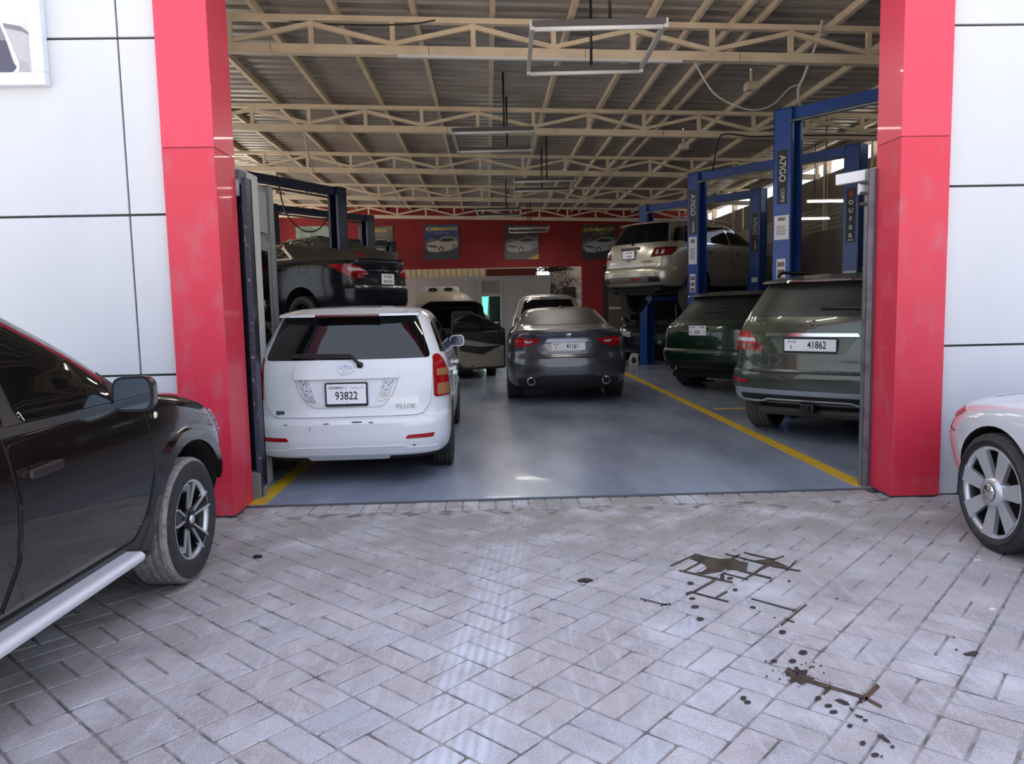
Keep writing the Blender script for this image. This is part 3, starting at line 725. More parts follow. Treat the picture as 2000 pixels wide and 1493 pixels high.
    for a, b in zip(sq, sq[1:]): mb.bar(Mp @ Vector((a[0], a[1], 0)), Mp @ Vector((b[0], b[1], 0)), .0035, .001)
    mb.build('plate_emblem', INK, p)
    emblem_ellipses(g, sh.frame('rear', 0, .985, .038), .066, .046, P('emblem_silver', (196, 202, 212), .25, .7))
    text('PILLOK', .052, P('badge_grey', (128, 132, 140), .3, .7), g, sh.frame('rear', .485, .665, .012) @ Matrix.Shear('XZ' if False else 'YZ', 4, (0, 0)), 'badge', sx=1.0)
    bd = sh.patch(g, 'badge_plate', 'rear', rpoly([(-.60, .615), (-.525, .615), (-.525, .65), (-.60, .65)], .01), P('badge_dark', (70, 74, 82), .4), .012, .01, .04)
    text('LPG', .022, P('badge_grey', (128, 132, 140), .3, .7), bd, sh.frame('rear', -.5625, .6325, .0135), 'lettering')
    # wiper
    a, b, c = [sh.pt('rear', u, z, o)[0] for u, z, o in ((.115, 1.015, .03), (.03, 1.085, .05), (-.43, 1.095, .045))]
    wp = MB().bar(a, b, .028, .02).bar(b, c, .018, .016).build('wiper_arm', BLACK, t, .004)
    p0 = sh.pt('rear', .115, 1.015, .02)[0]; MB().tube([p0+Vector((0, .02, 0)), p0-Vector((0, .025, 0))], .025, 14).build('wiper_pivot', BLACK, wp)
    MB().bar(sh.pt('rear', .03, 1.075, .03)[0], sh.pt('rear', -.45, 1.085, .03)[0], .012, .022).build('wiper_blade', BLACK, wp)
    # sides
    for q in (-1, 1):
        side_glass(sh, t, [[(.42, 1.10), (.98, 1.09), (.99, 1.38), (.62, 1.36)], [(1.05, 1.09), (1.95, 1.08), (1.85, 1.40), (1.06, 1.385)], [(2.02, 1.08), (2.95, 1.07), (2.42, 1.36), (1.95, 1.40)]], (q,))
        sh.seam(t, 'side', [(1.02, 1.07), (1.0, .95), (1.17, .75), (1.30, .42), (1.98, .40), (2.0, 1.07)], sg=q)
        sh.seam(t, 'side', [(2.0, .40), (3.05, .40), (3.1, 1.05)], sg=q)
        sh.patch(t, 'side_moulding', 'side', rpoly([(1.35, .60), (3.1, .60), (3.1, .645), (1.33, .645)], .02), WHITE_PAINT, .016, .012, .08, q)
        for y in (1.15, 2.15): handle(t, sh, y, .89, q, WHITE_PAINT, .17)
        mirror(t, sh.side(2.75, 1.10, q), .16, q, WHITE_PAINT, .175, .135)
    for q in (-1, 1):
        k = [(.45*q, .62), (.80*q, .64), (.80*q, .78), (.5*q, .75)]; k = k if q > 0 else k[::-1]
        sh.patch(t, 'headlight', 'front', rpoly(k, .03), CLEAR_LENS, .006, .02, .05)
    # scuffs along the bumper edge
    sc = P('bumper_scuff', (62, 60, 58), .8)
    rr = random.Random(3)
    for (u, z, l, hh) in ((-.50, .545, .03, .008), (-.17, .548, .06, .006), (.08, .556, .09, .007), (.2, .55, .04, .01), (-.05, .335, .03, .02), (.16, .325, .02, .025), (.24, .322, .06, .014), (.55, .345, .03, .012), (-.3, .51, .006, .03)):
        pl = [(u+l*(.5*math.cos(a)+.2*rr.uniform(-1, 1)), z+hh*(.5*math.sin(a)+.2*rr.uniform(-1, 1))) for a in [2*PI*k/7 for k in range(7)]]
        sh.patch(t, 'scuff_mark', 'rear', pl, sc, .0015, .001, .03)
    sh.patch(t, 'bumper_lip', 'rear', rpoly([(-.80, .285), (.80, .285), (.78, .33), (.52, .33), (.46, .352), (-.46, .352), (-.52, .33), (-.78, .33)], .015), WHITE_PAINT, .012, .02, .05)
    MB().bb((-.6, .45, .19), (.6, 3.9, .24)).build('underbody', UNDER, t)
    return t

# --- dark grey sedan in the middle lane
def grey_sedan():
    t = thing('sedan', 'dark grey sedan with twin exhausts and left front door open in middle lane', 'car', (.85, 11.2, 0), math.radians(0))
    sh = Shell([(.24, .16, 4.75, .80), (.32, .06, 4.86, .885), (.46, .01, 4.9, .925), (.60, .0, 4.9, .932), (.70, .02, 4.88, .931), (.80, .06, 4.8, .926), (.92, .06, 4.4, .915), (1.0, .05, 4.0, .895), (1.09, .02, 3.6, .845), (1.125, .02, 3.45, .80),
                (1.14, .14, 3.4, .79), (1.165, .42, 3.3, .775), (1.19, .60, 3.22, .745), (1.26, .82, 3.05, .70), (1.35, 1.15, 2.88, .645), (1.42, 1.48, 2.70, .58), (1.45, 1.75, 2.5, .46), (1.465, 2.0, 2.25, .2)], dr=.75, nr=2.9)
    B, R = sh.body(t, GREY_PAINT, [(1.12, .335, .375), (3.9, .335, .375)], .70)
    wheels(t, 2.775, 1.12, .925, .335, .245, .23)
    lid = [(-.56, 1.115), (-.52, .99), (-.55, .92), (-.44, .76), (-.36, .715), (.36, .715), (.44, .76), (.55, .92), (.52, .99), (.56, 1.115)]
    sh.seam(t, 'rear', lid, .008, .002)
    g = sh.patch(t, 'boot_lid', 'rear', rpoly([(-.54, 1.11), (-.43, .77), (-.35, .725), (.35, .725), (.43, .77), (.54, 1.11)], .03), GREY_PAINT, .005, .012, .05)
    sh.patch(g, 'plate_recess', 'rear', rpoly([(-.40, .925), (-.28, .80), (.28, .80), (.40, .925)], .05), P('graphite_paint_niche', (98, 102, 114), .3, .5, coat=.6), .0085, .006, .05)
    sh.patch(g, 'chrome_strip', 'rear', rpoly([(-.36, .945), (.36, .945), (.31, 1.0), (-.31, 1.0)], .03), CHROME, .03, .026, .05)
    plate(t, sh.frame('rear', 0, .88, .016, upright=True), .50, .115, [('41161', .10, .06, 0, .72), ('DUBAI', .03, -.185, .032, 1), ('R', .05, -.185, -.02, .8)])
    M = sh.frame('rear', 0, 1.06, .012); mb = MB(); ring2d(mb, .038, .034, .010, .008, M); mb.bar(M @ Vector((-.015, .0, .004)), M @ Vector((.034, .008, .004)), .010, .008); mb.bar(M @ Vector((-.015, .0, .004)), M @ Vector((.012, -.02, .004)), .009, .008); mb.build('emblem', CHROME, g)
    text('MAKS MEET P.F.', .036, CHROME, g, sh.frame('rear', -.33, 1.055, .010), 'badge', sx=1.2)
    for q in (-1, 1):
        L = [(.86*q, .865), (.62*q, .885), (.50*q, .92), (.41*q, 1.0), (.60*q, 1.005), (.85*q, 1.025)]; L = L[::-1] if q > 0 else L
        L = L if (sum((L[i][0]*L[(i+1) % 6][1]-L[(i+1) % 6][0]*L[i][1]) for i in range(6)) > 0) else L[::-1]
        l = sh.patch(t, 'tail_light', 'rear', rpoly(L, .015), RED_LENS, .010, .02, .04)
        k = [(.52*q, .965), (.56*q, .935), (.64*q, .935), (.67*q, .975)]; k = k if q > 0 else k[::-1]
        sh.patch(l, 'reverse_light', 'rear', rpoly(k, .01), CLEAR_LENS, .013, .006, .03)
        k = [(.71*q, .962), (.84*q, .955), (.84*q, .967), (.71*q, .976)]; k = k if q > 0 else k[::-1]
        sh.patch(l, 'light_bar', 'rear', k, P('red_light_bar', (235, 70, 60), .2), .014, .006, .03)
        exhaust(t, q*.56, sh.rear(q*.56, .36).y-.035, .365, .062)
    sh.patch(t, 'rear_diffuser', 'rear', rpoly([(-.80, .275), (.80, .275), (.80, .40), (.46, .425), (.38, .455), (-.38, .455), (-.46, .425), (-.80, .40)], .03), P('diffuser_black', (28, 29, 32), .45), .006, .02, .05)
    sh.seam(t, 'rear', [(-.92, .555), (-.55, .57), (0, .575), (.55, .57), (.92, .555)], .014, .004, P('graphite_highlight', (92, 94, 102), .3, .5))  # paler strip paints a highlight across the bumper, no gap here
    sh.patch(t, 'rear_window', 'rear', rpoly([(-.60, 1.195), (.60, 1.195), (.53, 1.41), (-.53, 1.41)], .06), DUSTY_GLASS, .004, .012, .05)
    p, n = sh.pt('rear', 0, 1.435, 0); MB().lathe([(-.03, .001), (-.028, .03), (0, .035), (.05, .001)], 12, Matrix.Translation(p+Vector((0, .1, .02))) @ Matrix.Rotation(PI/2, 4, 'Z')).build('roof_antenna', GREY_PAINT, t)
    for q in (-1, 1):
        side_glass(sh, t, [[(1.30, 1.20), (2.28, 1.16), (2.22, 1.40), (1.72, 1.40)], [(2.34, 1.15), (3.2, 1.13), (2.72, 1.36), (2.28, 1.40)]] if q > 0 else [[(1.30, 1.20), (2.28, 1.16), (2.22, 1.40), (1.72, 1.40)]], (q,))
        sh.seam(t, 'side', [(1.35, 1.16), (1.45, .9), (1.60, .5), (1.75, .40), (2.3, .38), (2.31, 1.13)], sg=q)
    # doorway of the open door: dark opening, then the door itself
    sh.patch(t, 'door_opening', 'side', rpoly([(2.36, .42), (3.38, .42), (3.40, 1.12), (2.74, 1.38), (2.32, 1.39)], .06), UNDER, .003, .003, .08, -1)
    hp = sh.side(3.38, .75, -1)
    d = node('open_door', t, (hp.x-.01, 3.38, 0), (0, 0, math.radians(90-20)))   # local -y runs from hinge to the door's rear edge
    Mx = Matrix(((0, 0, 1, 0), (1, 0, 0, 0), (0, 1, 0, 0), (0, 0, 0, 1)))          # polygon (y, z) -> thickness along x
    d.rotation_euler = (0, 0, math.radians(-72))
    lo = rpoly([(-.02, .32), (-.90, .32), (-1.02, .45), (-1.06, 1.02), (-.02, 1.02)][::-1], .07)
    MB().prism(lo, .10, Mx @ Matrix.Translation((0, 0, -.10))).build('door_skin', GREY_PAINT, d)
    lin_ = rpoly([(-.06, .36), (-.86, .36), (-.98, .48), (-1.0, .93), (-.35, .80), (-.06, .78)][::-1], .05)
    MB().prism(lin_, .025, Mx).build('door_lining', P('grey_lining', (128, 122, 116), .7), d)
    MB().prism(rpoly([(-.03, 1.03), (-1.05, 1.03), (-1.0, .93), (-.35, .80), (-.03, .76)][::-1], .03), .03, Mx).build('upper_trim', BLACK, d)
    MB().prism(rpoly([(-.12, .76), (-.5, .60), (-.92, .68), (-.95, .80), (-.55, .745)][::-1], .03), .035, Mx).build('armrest', BLACK, d)
    fr = MB(); fp = [(-1.06, 1.0), (-1.03, 1.40), (-.72, 1.40), (-.30, 1.22), (-.02, 1.04)]
    for a, b in zip(fp, fp[1:]): fr.bar((-.05, a[0], a[1]), (-.05, b[0], b[1]), .05, .05)
    fr.build('window_frame', BLACK, d, .008)
    MB().prism([(-1.03, 1.02), (-1.01, 1.39), (-.72, 1.39), (-.30, 1.21), (-.05, 1.04)][::-1], .006, Mx @ Matrix.Translation((0, 0, -.05))).build('window_glass', P('clear_door_glass', (20, 26, 26), .05, spec=.6), d)
    bb('courtesy_light', (.0, -.72, .375), (.03, -.66, .395), RED_LENS, d)
    mirror(t, sh.side(2.95, 1.07, 1), .12, 1, GREY_PAINT)
    for q in (-1, 1):
        k = [(.55*q, .70), (.9*q, .74), (.9*q, .84), (.6*q, .80)]; k = k if q > 0 else k[::-1]
        sh.patch(t, 'headlight', 'front', rpoly(k, .03), CLEAR_LENS, .006, .02, .05)
    return t

def two_row(a, b, s=.062): return [(a, s, 0, .038, .85), (b, s, 0, -.038, .85)]
def ccw(p): return p if sum(p[i][0]*p[(i+1) % len(p)][1]-p[(i+1) % len(p)][0]*p[i][1] for i in range(len(p))) > 0 else p[::-1]
def both(pts, q, r=.03): return rpoly(ccw([(x*q, z) for x, z in pts]), r)

# --- olive SUV by the right pillar
def olive_suv():
    a = math.radians(-42)
    t = thing('sport_utility_car', 'dusty olive green SUV parked behind the right red pillar', 'car', (2.98, 7.62, 0), a)
    sh = Shell([(.36, .22, 4.5, .84), (.43, .07, 4.7, .92), (.55, .01, 4.8, .955), (.68, .0, 4.8, .963), (.735, .01, 4.8, .964), (.755, .05, 4.79, .963), (.95, .075, 4.72, .958), (1.05, .10, 4.5, .953), (1.14, .12, 4.0, .940), (1.22, .14, 3.65, .92), (1.31, .18, 3.45, .885),
                (1.45, .27, 3.2, .825), (1.60, .36, 2.9, .755), (1.68, .42, 2.65, .71), (1.725, .52, 2.45, .64), (1.76, .8, 2.2, .48), (1.775, 1.2, 1.9, .25)], dr=.6, nr=3.2)
    sh.body(t, OLIVE_PAINT, [(.97, .37, .42), (3.88, .37, .42)], .745)
    wheels(t, 2.915, .97, .955, .37, .255, .25, tread=P('worn_tyre_rubber', (86, 84, 82), .85, bump=(60, .3)))
    gate = rpoly([(-.83, 1.31), (-.86, 1.2), (-.78, 1.0), (-.78, .85), (-.66, .765), (.66, .765), (.78, .85), (.78, 1.0), (.86, 1.2), (.83, 1.31), (.66, 1.69), (-.66, 1.69)], .04)
    g = sh.patch(t, 'tailgate', 'rear', gate, OLIVE_PAINT, .006, .012, .05)
    sh.seam(t, 'rear', gate, .008, .002, closed=True)
    sh.patch(g, 'rear_window', 'rear', rpoly([(-.80, 1.315), (.80, 1.315), (.645, 1.665), (-.645, 1.665)], .06), DUSTY_GLASS, .011, .012, .05)
    sp_ = MB(); n = 12; vs = []
    for i in range(n+1):
        x = -.68+1.36*i/n; y = sh.rear(x, 1.68).y; vs += [Vector((x, y-.13, 1.668)), Vector((x, y-.12, 1.69)), Vector((x, y+.16, 1.742-.02*abs(x/.68)**2)), Vector((x, y+.05, 1.66))]
    fs = [(i*4+k, (i+1)*4+k, (i+1)*4+(k+1) % 4, i*4+(k+1) % 4) for i in range(n) for k in range(4)] + [(0, 1, 2, 3), (n*4, n*4+3, n*4+2, n*4+1)]
    so = MB().add(vs, fs, False).build('roof_spoiler', OLIVE_PAINT, t)
    y0 = sh.rear(0, 1.68).y; bb('brake_light', (-.32, y0-.132, 1.672), (.32, y0-.1, 1.686), DARK_RED_LENS, so)
    sh.patch(g, 'plate_recess', 'rear', rpoly([(-.45, 1.115), (-.32, .93), (.32, .93), (.45, 1.115)], .03), P('olive_paint_niche', (84, 92, 82), .35, .4), .0095, .006, .05)
    sh.patch(g, 'chrome_strip', 'rear', rpoly([(-.47, 1.105), (.47, 1.105), (.45, 1.14), (-.47, 1.14)], .012), CHROME, .035, .028, .06)
    plate(t, sh.frame('rear', 0, 1.02, .02, upright=True), .52, .12, [('41862', .105, .07, 0, .72), ('SO129', .032, -.185, .034, 1), ('2', .05, -.19, -.02, .8)], BLACK)
    star_emblem(g, sh.frame('rear', 0, 1.235, .014), .045)
    text('15 ill.5T80', .04, CHROME, g, sh.frame('rear', -.60, 1.235, .012), 'badge', sx=1.1)
    text('JGMDI', .042, CHROME, g, sh.frame('rear', .60, 1.235, .012), 'badge', sx=1.2)
    a1 = sh.pt('rear', .05, 1.385, .04)[0]; b1 = sh.pt('rear', .48, 1.375, .035)[0]
    MB().bar(a1, b1, .02, .03).build('wiper_arm', BLACK, t, .006)
    for q in (-1, 1):
        l = sh.patch(t, 'tail_light', 'rear', both([(.50, .955), (1.0, .965), (.995, 1.06), (.91, 1.165), (.68, 1.15)], q), RED_LENS, .014, .02, .04)
        sh.patch(l, 'lamp_segment', 'rear', both([(.60, 1.05), (.97, 1.055), (.955, 1.095), (.63, 1.09)], q, .012), CLEAR_LENS, .017, .006, .04)
        sh.patch(l, 'lamp_segment', 'rear', both([(.55, .975), (.97, .985), (.965, 1.03), (.57, 1.02)], q, .012), DARK_RED_LENS, .017, .006, .04)
        sh.patch(t, 'reflector', 'rear', both([(.68, .615), (1.02, .63), (1.02, .66), (.65, .65)], q, .012), RED_LENS, .008, .012, .04)
        side_glass(sh, t, [[(.50, 1.34), (1.0, 1.32), (1.0, 1.62), (.62, 1.60)], [(1.06, 1.31), (2.05, 1.28), (2.0, 1.63), (1.06, 1.64)], [(2.12, 1.28), (3.2, 1.24), (2.55, 1.6), (2.07, 1.63)]], (q,), DUSTY_GLASS)
        sh.seam(t, 'side', [(1.03, 1.28), (1.15, .9), (1.42, .5), (2.05, .46), (2.08, 1.26)], sg=q)
        MB().tube([(q*.62, .75, 1.755), (q*.63, .9, 1.80), (q*.635, 2.1, 1.80), (q*.62, 2.35, 1.74)], .018, 8).build('roof_rail', BLACK, t)
        mirror(t, sh.side(3.05, 1.3, q), .15, q, OLIVE_PAINT, .24, .18)
        arch_ring(sh, t, .97, .37, .42, .47, P('olive_trim', (48, 52, 46), .5), q)
    sh.patch(t, 'loading_sill', 'rear', rpoly([(-.60, .735), (.60, .735), (.66, .765), (-.66, .765)], .01), P('brushed_sill', (150, 152, 154), .35, .8, stretch=(1, 1, 1), var=(50, (110, 112, 114), .4, .6)), .03, .03, .06)
    sh.patch(t, 'bumper_skirt', 'rear', rpoly([(-.90, .43), (.90, .43), (.90, .50), (.86, .56), (-.86, .56), (-.90, .50)], .03), P('skirt_silver', (168, 172, 182), .35, .5), .012, .02, .06)
    sh.patch(t, 'bumper_inset', 'rear', rpoly([(-.76, .44), (.76, .44), (.76, .51), (-.76, .51)], .03), BLACK, .018, .012, .06)
    sh.seam(t, 'rear', [(-.78, .445), (-.50, .445), (-.42, .47), (.42, .47), (.50, .445), (.78, .445)], .02, .024, SILVER, name='skirt_edge')
    mb = MB(); mb.bb((-.07, .0, .34), (.07, .16, .43)); mb.build('tow_hitch', BLACK, t, .01)
    bb('hitch_socket', (-.035, -.03, .36), (.035, .02, .42), GAP, t)
    MB().bb((-.62, .16, .27), (.62, .75, .37)).build('underbody_tank', RUST_METAL, t, .05)
    MB().tube([(-.8, .97, .37), (.8, .97, .37)], .05, 10).build('rear_axle', RUST_METAL, t)
    MB().tube([(0, 1.6, 1.765), (.03, 1.55, 1.85)], .012, 6).build('roof_antenna', BLACK, t)
    return t

# --- dark brown SUV at the left, close to the camera
def brown_suv():
    t = thing('sport_utility_car', 'glossy dark brown SUV with silver side step in front of the white wall', 'car', (-2.69, .60, 0), 0)
    sh = Shell([(.30, .15, 4.05, .84), (.38, .05, 4.2, .885), (.5, .0, 4.29, .905), (.7, .0, 4.315, .915), (.82, .03, 4.27, .912), (.93, .07, 4.14, .906), (1.0, .09, 3.95, .897), (1.05, .10, 3.72, .887), (1.085, .11, 3.45, .874),
                (1.11, .12, 3.30, .858), (1.19, .17, 3.15, .825), (1.3, .24, 2.97, .785), (1.4, .33, 2.78, .745), (1.52, .42, 2.50, .695), (1.575, .5, 2.28, .63), (1.61, .75, 1.9, .47), (1.625, 1.0, 1.6, .25)], dr=.6, nr=3.2, df=.62, nf=3.3)
    sh.body(t, BROWN_PAINT, [(.82, .345, .425), (3.50, .355, .430)])
    # only the right side and nose show
    for (y, sg, st) in ((.82, 1, 0), (.82, -1, 0), (3.50, 1, 0), (3.50, -1, 0)):
        wheel(t, (sg*.805, y, .345), .345, .215, .215, 'duster', st, sg, tread=DUSTY_RUBBER)
    # doors
    fd = rpoly([(2.05, 1.02), (2.08, .80), (2.05, .60), (1.94, .44), (2.87, .43), (2.98, .52), (3.07, .70), (3.08, .86), (3.02, 1.05), (2.72, 1.05)], .03)
    rd = rpoly([(1.12, 1.02), (1.16, .86), (1.28, .60), (1.42, .44), (1.90, .44), (2.02, .60), (2.05, .80), (2.02, 1.02)], .03)
    for q in (-1, 1):
        d1 = sh.patch(t, 'front_door', 'side', fd, BROWN_PAINT, .005, .012, .035, q)
        d2 = sh.patch(t, 'rear_door', 'side', rd, BROWN_PAINT, .005, .012, .05, q)
        sh.seam(t, 'side', [(2.035, 1.06), (2.065, .80), (2.035, .60), (1.915, .42)], .012, .0015, sg=q)
        sh.seam(t, 'side', [(1.92, .425), (2.88, .415), (2.995, .515), (3.085, .70), (3.095, .86), (3.035, 1.06)], .010, .0015, sg=q)
        sh.seam(d1, 'side', [(2.01, .50), (2.52, .487), (2.95, .478)], .006, .0055, P('door_crease', (70, 62, 60), .4), sg=q, name='door_crease')
        WT = P('window_trim_dark', (44, 42, 44), .45)
        sh.patch(t, 'belt_moulding', 'side', rpoly([(1.0, 1.045), (2.2, 1.048), (3.12, 1.045), (3.10, 1.072), (2.2, 1.08), (1.0, 1.072)], .01), WT, .009, .012, .05, q)
        sh.patch(t, 'window_surround', 'side', rpoly([(.72, 1.09), (3.12, 1.08), (2.96, 1.22), (2.70, 1.39), (2.42, 1.515), (1.0, 1.53), (.80, 1.42)], .05), BLACK, .004, .012, .05, q)
        sh.patch(t, 'front_side_window', 'side', rpoly([(2.17, 1.085), (3.03, 1.082), (2.89, 1.22), (2.64, 1.375), (2.37, 1.49), (2.17, 1.49)], .035), GLASS, .008, .01, .05, q)
        sh.patch(t, 'rear_side_window', 'side', rpoly([(1.12, 1.09), (2.08, 1.085), (2.08, 1.49), (1.12, 1.49)], .035), GLASS, .008, .01, .06, q)
        handle(t, sh, 2.19, .90, q, P('handle_brown', (40, 33, 32), .3), .20)
        handle(t, sh, 1.35, .895, q, BROWN_PAINT, .20)
        CL = P('flare_brown', (26, 22, 22), .25, coat=.6)
        arch_ring(sh, t, 3.50, .355, .430, .495, BROWN_PAINT, q, 18, 168, .022)
        sh.patch(t, 'sill_cladding', 'side', rpoly([(1.24, .30), (3.05, .30), (3.06, .40), (3.06, .52), (2.98, .50), (2.88, .415), (1.28, .42)], .02), P('cladding_grey', (52, 53, 57), .45), .012, .02, .06, q)
        sh.patch(t, 'mud_flap_panel', 'side', rpoly([(2.92, .31), (3.07, .31), (3.075, .44), (3.11, .56), (3.16, .66), (3.09, .70), (3.03, .52)], .02), P('cladding_grey', (52, 53, 57), .45), .02, .03, .05, q)
        # running board
        sb = MB(); x = sh.side(2.2, .4, 1).x
        sb.prism([(q*(x-.02), .335), (q*(x+.085), .345), (q*(x+.095), .372), (q*(x+.075), .39), (q*(x-.02), .39)], 1.68, Matrix(((1, 0, 0, 0), (0, 0, 1, 1.13), (0, 1, 0, 0), (0, 0, 0, 1))))
        sb.build('side_step', P('step_silver', (214, 218, 226), .4, .2), t, .008)
        for y in (1.35, 2.1, 2.9): MB().bar((q*(x-.12), y, .32), (q*(x+.05), y, .345), .05, .02).build('step_bracket', BLACK, t)
        p, n = sh.pt('side', 3.15, .975, .006, q); MB().lathe([(0, .018), (.006, .014), (.008, .001)], 16, Matrix.Translation(p) @ (Matrix.Rotation(PI, 4, 'Z') if q < 0 else Matrix.Identity(4))).build('side_repeater', P('repeater_white', (236, 226, 205), .2), t)
        mirror(t, sh.side(2.82, 1.12, q), .115, q, P('mirror_black', (26, 25, 27), .35, coat=.5), .19, .165, .14, (150, 162, 178))
        # curved black seat of the mirror
        sh.patch(t, 'mirror_triangle', 'side', rpoly([(2.80, 1.085), (3.04, 1.08), (2.90, 1.21)], .01), BLACK, .012, .012, .04, q)
        sh.seam(t, 'side', [(3.06, 1.09), (3.33, 1.055), (3.5, 1.03)], .006, .0015, sg=q)
        sh.patch(t, 'headlight', 'front', both([(.55, .72), (.95, .74), (.95, .90), (.62, .86)], q), CLEAR_LENS, .006, .02, .05)
        MB().tube([(q*.6, .8, 1.60), (q*.61, 1.0, 1.655), (q*.6, 2.0, 1.645), (q*.58, 2.2, 1.57)], .02, 8).build('roof_rail', BLACK, t)
    # a scratch over the wheel arch
    sh.patch(t, 'scratch', 'side', [(3.36, .845), (3.48, .86), (3.50, .868), (3.44, .868), (3.37, .855)], P('scratch_beige', (196, 186, 172), .6), .0025, .001, .03, 1)
    sh.patch(t, 'rear_window', 'rear', rpoly([(-.6, 1.12), (.6, 1.12), (.54, 1.5), (-.54, 1.5)], .05), GLASS, .005, .012, .06)
    sh.patch(t, 'windscreen', 'front', rpoly([(-.78, 1.10), (.78, 1.10), (.62, 1.50), (-.62, 1.50)], .05), GLASS, .005, .012, .06)
    MB().bb((-.75, .2, .22), (.75, 4.0, .31)).build('underbody', UNDER, t)
    MB().tube([(-.7, 3.5, .345), (.7, 3.5, .345)], .05, 8).build('front_axle', UNDER, t)
    return t

# --- white coupe at the right edge, tail to the wall
def white_coupe():
    t = thing('coupe', 'white coupe with seven spoke silver wheel at the right edge', 'car', (3.715, 5.36, 0), PI)
    sh = Shell([(.20, .24, 4.6, .86), (.30, .12, 4.7, .925), (.46, .03, 4.8, .952), (.60, .0, 4.8, .958), (.65, .02, 4.79, .957), (.71, .06, 4.72, .952), (.775, .13, 4.5, .938), (.83, .28, 4.2, .915), (.865, .52, 3.8, .885), (.90, .85, 3.55, .85), (.95, 1.05, 3.35, .80), (1.06, 1.30, 3.0, .72), (1.19, 1.62, 2.7, .63), (1.29, 1.95, 2.45, .48), (1.33, 2.12, 2.3, .2)], dr=1.0, nr=2.35, df=1.0, nf=2.5)
    sh.body(t, PEARL, [(1.06, .345, .385), (3.80, .345, .385)])
    for (y, sg) in ((1.06, 1), (1.06, -1), (3.80, 1), (3.80, -1)): wheel(t, (sg*.83, y, .345), .345, .265, .262, 'seven', 0, sg)
    for q in (-1, 1):
        k = sh
        sh.patch(t, 'tail_light', 'rear', both([(.62, .665), (.90, .69), (1.08, .735), (1.10, .77), (.96, .785), (.66, .76)], q), P('rose_lens', (176, 84, 84), .12, coat=.8), .008, .015, .035)
        sh.seam(t, 'rear', [(q*.97, .635), (q*1.17, .632)][::1], .006, .0015)
        sh.seam(t, 'rear', [(q*.99, .64), (q*.985, .68)], .005, .0015)
        side_glass(sh, t, [[(1.55, 1.0), (3.2, .98), (2.75, 1.22), (1.95, 1.25)]], (q,))
        sh.seam(t, 'side', [(2.0, .97), (1.95, .45), (3.25, .40), (3.3, .96)], sg=q)
        sh.seam(t, 'side', [(1.35, .815), (2.6, .80), (3.4, .78)], .008, .001, P('pearl_crease', (198, 202, 210), .4), sg=q, name='body_crease')
        mirror(t, sh.side(3.05, .98, q), .12, q, PEARL)
    sh.seam(t, 'rear', [(-.72, .845), (-.40, .875), (.40, .875), (.72, .845)], .006, .001)
    sh.patch(t, 'rear_window', 'rear', rpoly([(-.66, 1.0), (.66, 1.0), (.50, 1.25), (-.50, 1.25)], .05), GLASS, .004, .01, .06)
    MB().bb((-.7, .3, .14), (.7, 4.5, .22)).build('underbody', UNDER, t)
    return t

